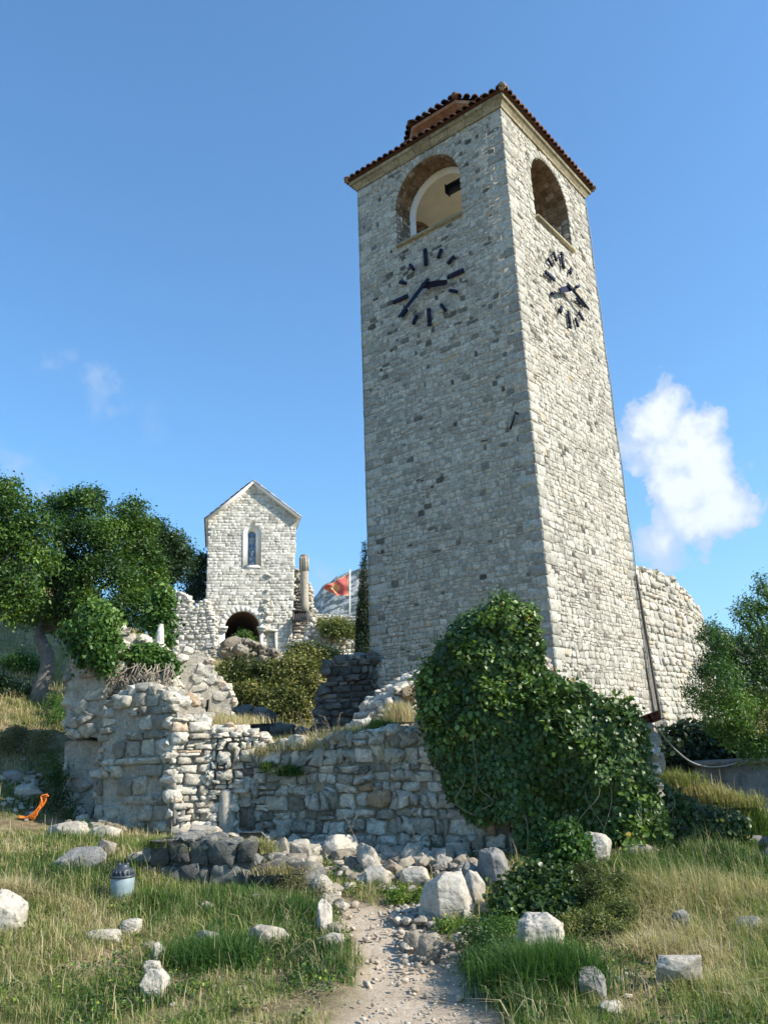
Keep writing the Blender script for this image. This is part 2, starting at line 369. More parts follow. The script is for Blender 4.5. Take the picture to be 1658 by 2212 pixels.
def coursed(u0, u1, v0, v1, h, w, rng, inside=None, warp=.035, f=1.6, seed=0, hv=.38, wv=.55, jit=.1):
    """roughly coursed rubble: rows of uneven stones bent by a slow noise, some split, some rounded"""
    cells = rows(u0-.2, u1+.2, v0-.2, v1+.2, h, w, rng, jit, None, hv, wv)
    P = np.concatenate(cells); a = fbm2(P[:, 0]*f, P[:, 1]*f*2, seed+50, 2)-.5; b = fbm2(P[:, 0]*f*2.5, P[:, 1]*f*2.5, seed+60, 2)-.5
    P = P+np.stack([b*warp*1.2, a*warp*3+b*warp], 1); P[:, 0] = np.clip(P[:, 0], u0, u1); P[:, 1] = np.clip(P[:, 1], v0, v1); out = []; k = 0
    for c in cells:
        q = P[k:k+4]; k += 4; m = q.mean(0)
        if np.ptp(q[:, 0]) < .03 or np.ptp(q[:, 1]) < .025: continue
        if inside is None or inside(m[0], m[1]): out.append(q)
    return out
def ring(poly, n, it):
    p = poly
    if it == 0 and len(p) == 4:
        k = n//4; return np.concatenate([p[i]+(p[(i+1) % 4]-p[i])*(np.arange(k)/k)[:, None] for i in range(4)])
    for j in range(it):
        e = .12 if j == 0 else .22
        q = np.roll(p, -1, 0); p = np.stack([(1-e)*p+e*q, e*p+(1-e)*q], 1).reshape(-1, 2)
    q = np.vstack([p, p[:1]]); d = np.r_[0, np.cumsum(np.hypot(*np.diff(q, axis=0).T))]
    if d[-1] < 1e-5: return None
    t = np.linspace(0, d[-1], n, endpoint=False)
    return np.stack([np.interp(t, d, q[:, 0]), np.interp(t, d, q[:, 1])], 1)
def stones(acc, cells, mapf, rng, n=12, it=2, gap=.012, depth=.03, dvar=.5, inset=.22, rough=.15, mat=0, rnd=None, base=-.012, wob=.025, tilt=.12):
    R = []
    for c in cells:
        r = ring(c, n, it)
        if r is not None: R.append(r)
    if not R: return
    R = np.array(R); m = len(R); g = np.random.RandomState(rng.randrange(1 << 30))
    c = R.mean(1, keepdims=True); d = R-c; L = np.linalg.norm(d, axis=2, keepdims=True); ml = L.mean(1, keepdims=True)
    sc = np.clip((ml-gap)/ml, .25, 1)*(1+wob*g.randn(m, n, 1))
    dep = depth*(1+dvar*(g.rand(m, 1)*2-1))
    tu = g.randn(m, 1)*tilt*depth/ml[:, :, 0]; tv = g.randn(m, 1)*tilt*depth/ml[:, :, 0]
    levels = []
    for s, dd in ((1., None), (.985, .55), (1-inset, 1.)):
        q = c+d*sc*s
        if dd is None: w = np.full((m, n), base)
        else: w = dep*dd*(1+rough*g.randn(m, n))+(d[:, :, 0]*tu+d[:, :, 1]*tv)
        levels.append(np.concatenate([q, w[:, :, None]], 2))
    cen = np.concatenate([c[:, 0], dep*(1.05+rough*g.randn(m, 1)*.6)], 1)[:, None]
    V = np.concatenate(levels+[cen], 1)          # m, 3n+1, 3
    flat = V.reshape(-1, 3); X = mapf(flat[:, 0], flat[:, 1], flat[:, 2])
    off = (np.arange(m)*(3*n+1))[:, None, None]; j = np.arange(n); j2 = (j+1) % n
    Q = np.concatenate([np.stack([k*n+j, k*n+j2, (k+1)*n+j2, (k+1)*n+j], 1) for k in (0, 1)])
    T = np.stack([2*n+j, 2*n+j2, np.full(n, 3*n)], 1)
    rr = g.rand(m) if rnd is None else rnd(c[:, 0, 0], c[:, 0, 1], g)
    acc.add(X, [(Q[None]+off).reshape(-1, 4), (T[None]+off).reshape(-1, 3)], mat, np.repeat(rr, 3*n+1))

def planef(p0, t, n, batter=0., disp=0., seed=0):
    p0 = np.asarray(p0, float); z0 = p0[2]
    def f(u, v, d):
        w = disp*((fbm2(u*1.1+seed*3.7, v*1.1, seed, 3)-.5)*2+(fbm2(u*4+seed, v*4, seed+1, 2)-.5)*.5) if disp else 0
        return np.array([p0[0], p0[1], 0])+u[:, None]*t+v[:, None]*Z+(d+w-batter*(v-z0))[:, None]*n
    return f
def pt_in(poly):
    P = [tuple(p) for p in poly]
    def f(x, y):
        c = False; j = len(P)-1
        for i in range(len(P)):
            if (P[i][1] > y) != (P[j][1] > y) and x < (P[j][0]-P[i][0])*(y-P[i][1])/(P[j][1]-P[i][1])+P[i][0]: c = not c
            j = i
        return c
    return f
def densify(poly, step, rng, amp):
    out = []; n = len(poly)
    for i in range(n):
        a = np.array(poly[i]); b = np.array(poly[(i+1) % n]); L = np.linalg.norm(b-a); k = max(1, int(L/step))
        for s in range(k):
            q = a+(b-a)*s/k; out.append(q+np.array([rng.gauss(0, amp), rng.gauss(0, amp)]))
    return np.array(out)
def slab(acc, poly, mapf, thick, rng, mat=0, step=.12, amp=.012, fine=.02, grid=.07, front=0.):
    p = densify(poly, step, rng, amp); n = len(p); lo, hi = p.min(0), p.max(0); ins = pt_in(p)
    gx, gy = np.meshgrid(np.arange(lo[0], hi[0], grid), np.arange(lo[1], hi[1], grid)); q = np.c_[gx.ravel(), gy.ravel()]
    g = np.random.RandomState(n); q = q+g.randn(*q.shape)*grid*.15; q = q[[ins(x, y) for x, y in q]]
    allp = [Vector(x) for x in np.vstack([p, q])]
    r = delaunay_2d_cdt(allp, [], [list(range(n))], 1, 1e-5)
    P = np.array([v[:] for v in r[0]]); T = np.array([f for f in r[2]]); z = np.zeros(len(P))
    fn = (fbm2(P[:, 0]*7, P[:, 1]*7, 77, 4, .65)-.5)*2*fine
    A = mapf(P[:, 0], P[:, 1], fn+front); Bk = mapf(P[:, 0], P[:, 1], fn-thick); m = len(P)
    em = {}
    for f in T:
        for i in range(3):
            e = (f[i], f[(i+1) % 3]); k = (min(e), max(e)); em[k] = None if k in em else e
    E = np.array([e for e in em.values() if e is not None]); Q = np.stack([E[:, 0], E[:, 1], E[:, 1]+m, E[:, 0]+m], 1)
    acc.add(np.vstack([A, Bk]), [T, T+m, Q], mat, .5)

# rocks ----------------------------------------------------------------------
def rock_verts(seed, sub=2, planes=12, amp=.06, ang=.72):
    """broken limestone: hull of a few random points, edges worn, then roughened; few planes = blockier"""
    g = np.random.RandomState(seed); bm = bmesh.new(); n = 9+planes; P = g.randn(n, 3); P /= np.linalg.norm(P, axis=1)[:, None]
    e = .62 if planes <= 8 else .85
    P = np.sign(P)*np.abs(P)**e*g.uniform(.86, 1.06, (n, 1)); P = np.vstack([P, P[:4]*-.93])
    for p in P: bm.verts.new(p)
    r = bmesh.ops.convex_hull(bm, input=bm.verts); bmesh.ops.delete(bm, geom=[v for v in bm.verts if not v.link_faces], context='VERTS')
    if sub >= 2: bmesh.ops.bevel(bm, geom=list(bm.edges), offset=.05, segments=1, affect='EDGES', clamp_overlap=True)
    bmesh.ops.triangulate(bm, faces=bm.faces)
    for k in range(sub):
        L = .9/(1.9**k); ed = [x for x in bm.edges if x.calc_length() > L*.62]
        if ed: bmesh.ops.subdivide_edges(bm, edges=ed, cuts=1, use_grid_fill=False); bmesh.ops.triangulate(bm, faces=bm.faces)
    bm.verts.index_update(); V = np.array([v.co[:] for v in bm.verts]); F = np.array([[v.index for v in f.verts] for f in bm.faces]); bm.free()
    k = 1+amp*5*(fbm(V*1.6+seed*7.1, seed, 2)-.5)+amp*3.2*(fbm(V*4.5+seed*3.3, seed+9, 3)-.5)
    if sub >= 2:
        rd = np.abs(fbm(V*[2.2, 2.2, 3.4]+seed*1.7, seed+4, 3)*2-1); k = k-amp*1.2*np.clip(1-rd*7, 0, 1)
    V = V*k[:, None]; lo, hi = V.min(0), V.max(0); V = (V-(lo+hi)/2)/((hi-lo)/2)
    return V, F
ROCKS = [rock_verts(s, 2, 5+s % 6, .04) for s in range(16)]
def rotm(g):
    a, b, c = g.rand(3)*2*math.pi
    Rz = np.array([[math.cos(a), -math.sin(a), 0], [math.sin(a), math.cos(a), 0], [0, 0, 1]])
    Rx = np.array([[1, 0, 0], [0, math.cos(b), -math.sin(b)], [0, math.sin(b), math.cos(b)]])
    return Rz@Rx
def scatter_rocks(acc, pts, sizes, seed, mat=0, rlo=0., rhi=1., flat=.7):
    g = np.random.RandomState(seed)
    for p, s in zip(pts, sizes):
        V, F = ROCKS[g.randint(len(ROCKS))]
        q = V*[g.uniform(.8, 1.25), g.uniform(.7, 1.1), g.uniform(.6, 1)]@rotm(g).T*[1, 1, flat]*s*.56
        acc.add(q+p, [F], mat, g.uniform(rlo, rhi))

def px_poly(pts, P0, t, n):
    """outline measured on the photograph laid on the wall's own plane: (u along wall, z)"""
    out = []
    for (x, y) in pts:
        X = onp(x, y, P0, n); out.append((float(np.dot(X-np.array([P0[0], P0[1], 0]), t)), float(X[2])))
    return out

course = coursed
def ruin_wall(name, pts, P0, az, thick, sw, sh, mats, label=None, cat='wall', parent=None, seed=1, jit=.3, n=14, depth=.05, gap=.014,
              rough=.2, it=1, cap=.16, batter=0., group=None, holes=None, sizevar=.3, back=True, rnd=None, fill=1., capflat=.8, capr=(.2, 1.), extra=None, coursed=False, disp=.05, fine=.02, wob=.06, recess=.02, cj=.13, cw=.03):
    """a ruined masonry wall: mortar core with the outline pts, stones on both faces, loose stones along its broken crest"""
    t = azv(az); nn = azv(az+90); P0 = np.asarray(P0, float); rng = random.Random(seed)
    poly = px_poly(pts, P0, t, nn)
    mp = planef([P0[0], P0[1], P0[2]], t, nn, batter, disp, seed)
    ins = pt_in(poly); us = [p[0] for p in poly]; vs = [p[1] for p in poly]
    acc = Acc()
    slab(acc, poly, mp, thick, rng, mat=1, front=-recess, fine=fine, grid=.07 if P0[1] < 16 else .14)
    f = (lambda u, v: ins(u, v) and rng.random() < fill and not (holes and holes(u, v)))
    cells = (course(min(us), max(us), min(vs), max(vs), sh, sw, rng, f, cw, seed=seed, jit=cj, hv=.45, wv=.6) if coursed else voronoi(min(us), max(us), min(vs), max(vs), sw, sh, jit, rng, sizevar, f))
    sharp = [c for c in cells if len(c) == 4 and rng.random() < .6] if coursed else []; ids = set(map(id, sharp)); worn = [c for c in cells if id(c) not in ids]
    stones(acc, worn, mp, rng, n=n, it=it, gap=gap*.7, depth=depth*.72, rough=rough, inset=.12, dvar=.8, mat=0, rnd=rnd, wob=wob, base=-.02-recess)
    if sharp: stones(acc, sharp, mp, rng, n=16, it=0, gap=gap*.6, depth=depth*.72, rough=rough*1.2, inset=.06, dvar=.9, mat=0, rnd=rnd, wob=wob*.7, base=-.02-recess, tilt=.25)
    if back:
        cells = voronoi(min(us), max(us), min(vs), max(vs), sw*1.2, sh*1.2, jit, rng, sizevar, ins)
        stones(acc, cells, lambda u, v, d: mp(u, v, -d-thick), rng, n=8, it=1, gap=gap, depth=depth, mat=0)
    if cap:   # crest stones
        zmin = min(vs)+.25; g = np.random.RandomState(seed+5); P = []; S = []
        for i in range(len(poly)):
            a = np.array(poly[i]); b = np.array(poly[(i+1) % len(poly)])
            if a[1] < zmin and b[1] < zmin: continue
            L = np.linalg.norm(b-a); k = max(1, int(L/(cap*.6)))
            for s in range(k):
                q = a+(b-a)*(s+g.rand())/k
                if q[1] < zmin: continue
                for dd in np.arange(.04, max(thick, .1), cap*.75):
                    P.append(mp(np.array([q[0]]), np.array([q[1]-cap*.12]), np.array([-dd-g.rand()*.05]))[0]); S.append(cap*g.uniform(.55, 1.2))
        scatter_rocks(acc, P, S, seed+3, 0, capr[0], capr[1], capflat)
    if extra: extra(acc, mp)
    if parent is not None: return build(acc, name, mats, parent)
    o = build(acc, name, mats, loc=P0)
    return tag(o, label, cat, group)

# ------------------------------------------------------------------ terrain
CP = []
for (x, y, Y) in [(0, 2212, 5.7), (415, 2212, 5.5), (829, 2212, 5.3), (1243, 2212, 5.2), (1658, 2212, 5.2), (0, 1990, 7.4), (300, 2050, 7), (700, 2040, 7), (900, 2020, 7.2),
                  (1250, 2080, 6.6), (1658, 2050, 6.8), (100, 1850, 9.5), (250, 1930, 8.4), (500, 1950, 8.3), (770, 1900, 9.3), (1000, 1930, 8.8), (1200, 1880, 9.0), (1500, 1900, 8.6), (1658, 1860, 9.2),
                  (30, 1790, 11.2), (250, 1800, 11), (600, 1850, 10.3), (900, 1855, 10.3), (1300, 1840, 9.7), (1600, 1810, 10.6), (30, 1700, 12.6), (60, 1590, 14.8), (40, 1490, 18), (110, 1440, 21), (130, 1760, 12)]:
    CP.append(W(x, y, Y))
CP += [np.array(p, float) for p in [(0, 0, 0), (-6, 0, .1), (6, 0, -.2), (-8, 6, .5), (8, 6, 0), (-14, 12, 2.2), (14, 12, .5), (0, -10, -.4), (0, 12.5, .4), (5, 12.5, .5), (-12, 25, 6.5), (-25, 25, 9), (-25, 5, 3), (25, 10, .3), (0, 25, 1.5), (12, 25, 1)]]
CP = np.array(CP)
def tps(P):
    n = len(P); d = np.hypot(P[:, None, 0]-P[None, :, 0], P[:, None, 1]-P[None, :, 1])
    K = np.where(d > 0, d*d*np.log(d+1e-9), 0)+np.eye(n)*.6; A = np.zeros((n+3, n+3)); A[:n, :n] = K
    Q = np.c_[np.ones(n), P[:, :2]]; A[:n, n:] = Q; A[n:, :n] = Q.T
    w = np.linalg.solve(A, np.r_[P[:, 2], 0, 0, 0]); C = P[:, :2].copy()
    def f(x, y):
        s = w[n]+w[n+1]*x+w[n+2]*y
        for i in range(n):
            r = np.hypot(x-C[i, 0], y-C[i, 1])+1e-9; s = s+w[i]*r*r*np.log(r)
        return s
    return f
BP = np.array([(0, 12.6, 1.6), (2, 12.5, 1.8), (-1, 14, 1.6), (-1, 18, 1.75), (3, 15, 1.9), (5.7, 17.5, 1.6), (6.6, 19, 1.5), (9.3, 24, 1.0), (-3, 18, 1.7), (-4.5, 15.5, 1.9), (-3.5, 14, 1.6), (-3, 22, 2.0), (0, 22, 2.0),
               (-7.3, 17, 2.9), (-3, 26, 2.4), (-7, 41, 5.6), (-2, 38, 5.2), (4, 30, 4), (3.7, 10.9, .82), (4.6, 11.0, .72), (5.4, 10.9, .40), (4.2, 12.2, .32), (6, 12.5, .25), (8, 13, .3), (5, 14, .6), (12, 18, 1), (-12, 25, 6.5), (-14, 14, 2.6), (-20, 40, 12), (-8, 30, 4.6),
               (-6.5, 13.5, 1.9), (-10, 45, 6.5), (5, 45, 7), (15, 40, 4), (0, 60, 4), (-30, 60, 14), (30, 60, 0)], float)
H1 = tps(CP); H2 = tps(BP)
def HT(x, y):
    x = np.asarray(x, float); y = np.asarray(y, float)
    h1 = H1(np.clip(x, -25, 25), np.clip(y, -10, 25)); h2 = H2(np.clip(x, -30, 30), np.clip(y, 9, 60))
    yl = np.interp(x, [-8, -6, -4.4, -2.4, -1.5, 3.1, 3.6, 6, 9], [13.2, 12.9, 12.2, 12.4, 11.7, 10.3, 10.35, 10.7, 10.9])
    w = sstep(0, 1, (y-yl)/np.interp(x, [-8, -5.5, -3, 3.1, 3.6], [3, 1.6, .35, .3, .35]))
    h = h1*(1-w)+h2*w
    r = np.hypot(x, y-20); far = sstep(55, 220, r)
    h = h*(1-far)+far*(-14)
    near = 1-sstep(14, 40, r)
    sh = x.shape
    nz = (fbm2(x*1.3, y*1.3, 5, 4)-.5)*.16*near+(fbm2(x*.05, y*.05, 8, 4)-.5)*30*far
    return h+nz
def ht1(x, y): return float(HT(np.array([x]), np.array([y]))[0])
def G(px, py, dy=0):
    """ground point seen at a place of the photograph"""
    d = ray(px, py); Y = np.arange(3.5, 30, .06); P = EYE+d*(Y/d[1])[:, None]
    for sl in (slice(0, 120), slice(120, None)):
        k = np.nonzero(P[sl, 2] <= HT(P[sl, 0], P[sl, 1]))[0]
        if len(k):
            q = P[sl][k[0]]; return np.array([q[0], q[1]+dy, ht1(q[0], q[1]+dy)])
    return W(px, py, 11)

def axis(parts):
    out = [];
    for a, b, s in parts: out += list(np.arange(a, b, s))
    return np.array(out+[parts[-1][1]])
xs = axis([(-3400, -400, 600), (-400, -40, 40), (-40, -9, 1.2), (-9, 9, .09), (9, 40, 1.2), (40, 400, 40), (400, 3400, 600)])
ys = axis([(-2900, -100, 560), (-100, -4, 12), (-4, 3.6, .4), (3.6, 13.6, .07), (13.6, 30, .35), (30, 60, 1.5), (60, 400, 30), (400, 5600, 800)])
XX, YY = np.meshgrid(xs, ys); ZZ = HT(XX, YY)
PATH = np.array([G(*p)[:2] for p in [(910, 2205), (905, 2120), (890, 2055), (860, 2005), (800, 1975), (740, 1958)]])
PATH = np.vstack([[PATH[0]+(PATH[0]-PATH[1])*4], [PATH[0]+(PATH[0]-PATH[1])*1.2], PATH]); PW = np.array([.8, .62, .56, .42, .38, .40, .38, .22])
def path_mask(x, y):
    best = np.full(np.shape(x), -9.)
    for i in range(len(PATH)-1):
        a, b = PATH[i], PATH[i+1]; d = b-a; t = np.clip(((x-a[0])*d[0]+(y-a[1])*d[1])/(d@d), 0, 1)
        r = np.hypot(x-a[0]-t*d[0], y-a[1]-t*d[1]); w = PW[i]+(PW[i+1]-PW[i])*t
        best = np.maximum(best, 1-r/w)
    return best
pm = path_mask(XX, YY)+(fbm2(XX*3, YY*3, 21, 4)-.5)*1.1
nearm = (np.abs(XX) < 9) & (YY > 3.6) & (YY < 13.6)
ZZ = ZZ+np.where(nearm, (fbm2(XX*7, YY*7, 31, 4, .6)-.5)*.06*(1-.3*sstep(-.1, .3, pm)), 0)-.05*sstep(-.2, .4, pm)
acc = Acc(); ny, nx = XX.shape
idx = np.arange(ny*nx).reshape(ny, nx)
F = np.stack([idx[:-1, :-1].ravel(), idx[:-1, 1:].ravel(), idx[1:, 1:].ravel(), idx[1:, :-1].ravel()], 1)
acc.add(np.stack([XX.ravel(), YY.ravel(), ZZ.ravel()], 1), [F], 0, sstep(-.15, .35, pm).ravel())
def ground_mat():
    m, nt, N, L = new_mat('ground_soil')
    out = N.new('ShaderNodeOutputMaterial'); bs = N.new('ShaderNodeBsdfPrincipled'); L.new(bs.outputs[0], out.inputs[0]); bs.inputs['Roughness'].default_value = .95; bs.inputs['Specular IOR Level'].default_value = .1
    tc = N.new('ShaderNodeTexCoord')
    def noise(s, d=6, r=.6):
        n = N.new('ShaderNodeTexNoise'); n.inputs['Scale'].default_value = s; n.inputs['Detail'].default_value = d; n.inputs['Roughness'].default_value = r
        L.new(tc.outputs['Object'], n.inputs['Vector']); return n.outputs['Fac']
    soil = ramp_node(N, [(.3, (.10, .075, .045)), (.45, (.19, .15, .085)), (.6, (.30, .24, .14)), (.75, (.36, .33, .25))]); L.new(noise(3.5, 8, .7), soil.inputs[0])
    pth = ramp_node(N, [(.25, (.34, .265, .185)), (.5, (.50, .405, .30)), (.75, (.62, .53, .42))]); L.new(noise(6, 10, .7), pth.inputs[0])
    at = N.new('ShaderNodeAttribute'); at.attribute_name = 'rnd'
    mx = N.new('ShaderNodeMix'); mx.data_type = 'RGBA'; L.new(at.outputs['Fac'], mx.inputs[0]); L.new(soil.outputs[0], mx.inputs[6]); L.new(pth.outputs[0], mx.inputs[7])
    L.new(mx.outputs[2], bs.inputs['Base Color'])
    bn = N.new('ShaderNodeBump'); bn.inputs['Strength'].default_value = .8; bn.inputs['Distance'].default_value = .03; L.new(noise(22, 9, .75), bn.inputs['Height']); L.new(bn.outputs[0], bs.inputs['Normal'])
    return m
M_GROUND = ground_mat()
o = build(acc, 'ground', M_GROUND, smooth=True); tag(o, kind='structure')
o['label'] = 'sloping stony ground with a worn sandy footpath'

# mountains
def mountain(name, ridge, Y, depth, zb, seed, lab):
    R = np.array([W(x, y, Y) for x, y in ridge]); nu, nv = 220, 70
    u = np.linspace(0, 1, nu); s = np.linspace(0, 1, len(R))
    rx = np.interp(u, s, R[:, 0]); rz = np.interp(u, s, R[:, 2]); V = []
    for j in range(nv*2-1):
        t = (j-(nv-1))/(nv-1); y = Y+t*depth
        prof = 1-abs(t)**.9
        nz = fbm2(rx/depth*5, np.full(nu, y/depth*5), seed, 6, .6)-.5; rd = 1-np.abs(fbm2(rx/depth*4+9, np.full(nu, y/depth*9), seed+3, 5, .6)*2-1)
        z = zb+(rz-zb)*prof*(1+.10*(rd-.7)*(abs(t) > .01))+nz*(rz-zb)*.5*(1-prof)*(abs(t) > .01)*1.0+(nz*.05)*(rz-zb)
        V.append(np.stack([rx, np.full(nu, y), z], 1))
    V = np.concatenate(V); I = np.arange(nu*(2*nv-1)).reshape(2*nv-1, nu)
    F = np.stack([I[:-1, :-1].ravel(), I[:-1, 1:].ravel(), I[1:, 1:].ravel(), I[1:, :-1].ravel()], 1)
    a = Acc(); a.add(V, [F]); o = build(a, name, M_MOUNT, smooth=False); tag(o, lab, kind='structure'); return o
def mount_mat():
    m, nt, N, L = new_mat('mountain_rock_and_scrub')
    out = N.new('ShaderNodeOutputMaterial'); bs = N.new('ShaderNodeBsdfPrincipled'); L.new(bs.outputs[0], out.inputs[0]); bs.inputs['Roughness'].default_value = 1; bs.inputs['Specular IOR Level'].default_value = 0
    tc = N.new('ShaderNodeTexCoord'); n = N.new('ShaderNodeTexNoise'); n.inputs['Scale'].default_value = .035; n.inputs['Detail'].default_value = 12; n.inputs['Roughness'].default_value = .7
    L.new(tc.outputs['Object'], n.inputs['Vector'])
    r = ramp_node(N, [(.44, (.04, .065, .03)), (.5, (.12, .13, .08)), (.55, (.50, .48, .43))]); L.new(n.outputs['Fac'], r.inputs[0]); L.new(r.outputs[0], bs.inputs['Base Color'])
    bn = N.new('ShaderNodeBump'); bn.inputs['Strength'].default_value = 1; bn.inputs['Distance'].default_value = 25; L.new(n.outputs['Fac'], bn.inputs['Height']); L.new(bn.outputs[0], bs.inputs['Normal'])
    return m
M_MOUNT = mount_mat()
mountain('mountain', [(560, 1420), (640, 1335), (675, 1296), (700, 1268), (720, 1252), (745, 1238), (773, 1230), (800, 1228), (860, 1240), (960, 1300), (1080, 1420)], 1900, 700, -20, 3, 'bare rocky mountain behind the red flag')
mountain('hills', [(1380, 1480), (1440, 1370), (1500, 1340), (1530, 1352), (1565, 1366), (1590, 1385), (1620, 1400), (1700, 1420), (1850, 1470), (2100, 1520)], 2300, 800, -20, 11, 'distant blue hills beyond the round bastion')

# ------------------------------------------------------------------ clock tower
TYAW = .672; TA = np.array([math.sin(TYAW), math.cos(TYAW), 0]); TL = np.array([-math.cos(TYAW), math.sin(TYAW), 0])
TC = np.array([3.0209, 15., 0.]); TW = 4.3955; TK = .0048; ZT = 15.44; ZE = 1.6; ZB = 1.2
CTR = TC+(TL+TA)*TW/2
def tface(side):
    # side: direction along, inward dir, corner
    C, al, inw = {'L': (TC, TL, TA), 'R': (TC, TA, TL), 'BL': (TC+TL*TW, TA, -TL), 'BR': (TC+TA*TW, TL, -TA)}[side]
    def f(u, v, d):
        k = TK*(v-ZE)
        return C+((k+u*(TW-2*k)/TW))[:, None]*al+(k-d)[:, None]*inw+v[:, None]*Z
    return f
AU, AR, AS, ASP = 2.2, .955, 13.17, 14.24
def in_arch(u, v, e=0.):
    return abs(u-AU) < AR+e and AS-e*.2 < v and (v < ASP or (u-AU)**2+(v-ASP)**2 < (AR+e)**2)
tower = empty('clock_tower', (TC[0], TC[1], ZB+.6), 'tall square stone clock tower with dark clock marks and arched belfry', 'tower')
def bmesh_obj(name, fn):
    bm = bmesh.new(); fn(bm); me = bpy.data.meshes.new(name); bmesh.ops.recalc_face_normals(bm, faces=bm.faces); bm.to_mesh(me); bm.free()
    o = bpy.data.objects.new(name, me); COL.objects.link(o); return o
def prism(bm, ring0, ring1):
    a = [bm.verts.new(tuple(p)) for p in ring0]; b = [bm.verts.new(tuple(p)) for p in ring1]; n = len(a)
    bm.faces.new(a); bm.faces.new(b[::-1])
    for i in range(n): bm.faces.new((a[i], b[i], b[(i+1) % n], a[(i+1) % n]))
def sq(z, off=0.):
    k = TK*(z-ZE)-off
    return [TC+TL*i+TA*j+Z*z for i, j in ((k, k), (TW-k, k), (TW-k, TW-k), (k, TW-k))]
hull = bmesh_obj('hull', lambda bm: prism(bm, sq(ZB), sq(ZT)))
TH = .70; THR = 1.15
def chamber(bm):
    q = [(THR, TH), (TW-TH, TH), (TW-TH, TW-TH), (THR, TW-TH)]
    prism(bm, [TC+TL*i+TA*j+Z*12.9 for i, j in q], [TC+TL*i+TA*j+Z*15.25 for i, j in q])
cut1 = bmesh_obj('cut_a', chamber)
def arch_prof(e=0., n=20):
    return [(AU-AR-e, AS), (AU+AR+e, AS)]+[(AU+(AR+e)*math.cos(math.pi*i/n), ASP+(AR+e)*math.sin(math.pi*i/n)) for i in range(n+1)]
def tunnel(al, inw):
    def f(bm):
        pr = arch_prof(); prism(bm, [TC+al*u+Z*v-inw*.5 for u, v in pr], [TC+al*u+Z*v+inw*(TW+.5) for u, v in pr])
    return f
cut2 = bmesh_obj('cut_b', tunnel(TL, TA)); cut3 = bmesh_obj('cut_c', tunnel(TA, TL))
def apply_bool(base, cuts):
    for c in cuts:
        md = base.modifiers.new('b', 'BOOLEAN'); md.operation = 'DIFFERENCE'; md.solver = 'EXACT'; md.object = c
    dg = bpy.context.evaluated_depsgraph_get(); dg.update()
    me = bpy.data.meshes.new_from_object(base.evaluated_get(dg))
    for c in cuts+[base]: bpy.data.objects.remove(c)
    return me
core_me = apply_bool(hull, [cut1, cut2, cut3])
acc = Acc()
cv = np.array([v.co[:] for v in core_me.vertices])
lz = {'o': [], 'i': [], 's': []}
core_me.calc_loop_triangles()
for t in core_me.loop_triangles:
    c = cv[list(t.vertices)].mean(0)-TC; nn = np.array(t.normal); i, j = c@TL, c@TA
    k = 'o'
    if THR-.02 < i < TW-TH+.02 and TH-.02 < j < TW-TH+.02 and c[2] > 12.8 and c[2] < 15.3: k = 'i'
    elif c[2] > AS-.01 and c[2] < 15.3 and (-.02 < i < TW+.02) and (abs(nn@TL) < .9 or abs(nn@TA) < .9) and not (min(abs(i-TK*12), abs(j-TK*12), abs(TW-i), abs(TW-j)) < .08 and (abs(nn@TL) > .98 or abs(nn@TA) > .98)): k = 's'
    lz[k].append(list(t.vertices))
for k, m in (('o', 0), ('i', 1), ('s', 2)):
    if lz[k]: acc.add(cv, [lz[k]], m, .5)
TWALL_M = [M_TMORT, M_PLASTER, M_SOFF, M_TOWER, M_QUOIN, M_WHITE]
rngT = random.Random(4)
def tower_rnd(u, v, g):
    r = g.rand(len(u))
    drk = g.rand(len(u)) < np.where(v > 9.5, .10, .045)
    r = .14+.86*np.clip(r*.75+.125+(fbm2(u*.9, v*.6, 88, 3)-.5)*.7, 0, 1)
    r[(r > .82) & (r < .93) & (g.rand(len(u)) < .6)] = .6
    r[drk] = g.rand(drk.sum())*.13
    return r
QH = .225
def qw(z, flip):
    k = int(math.floor((z-ZB)/QH)); h = ((k*7919+13) % 17)/17.
    return (.42 if (k+flip) % 2 else .24)*(.8+.45*h)
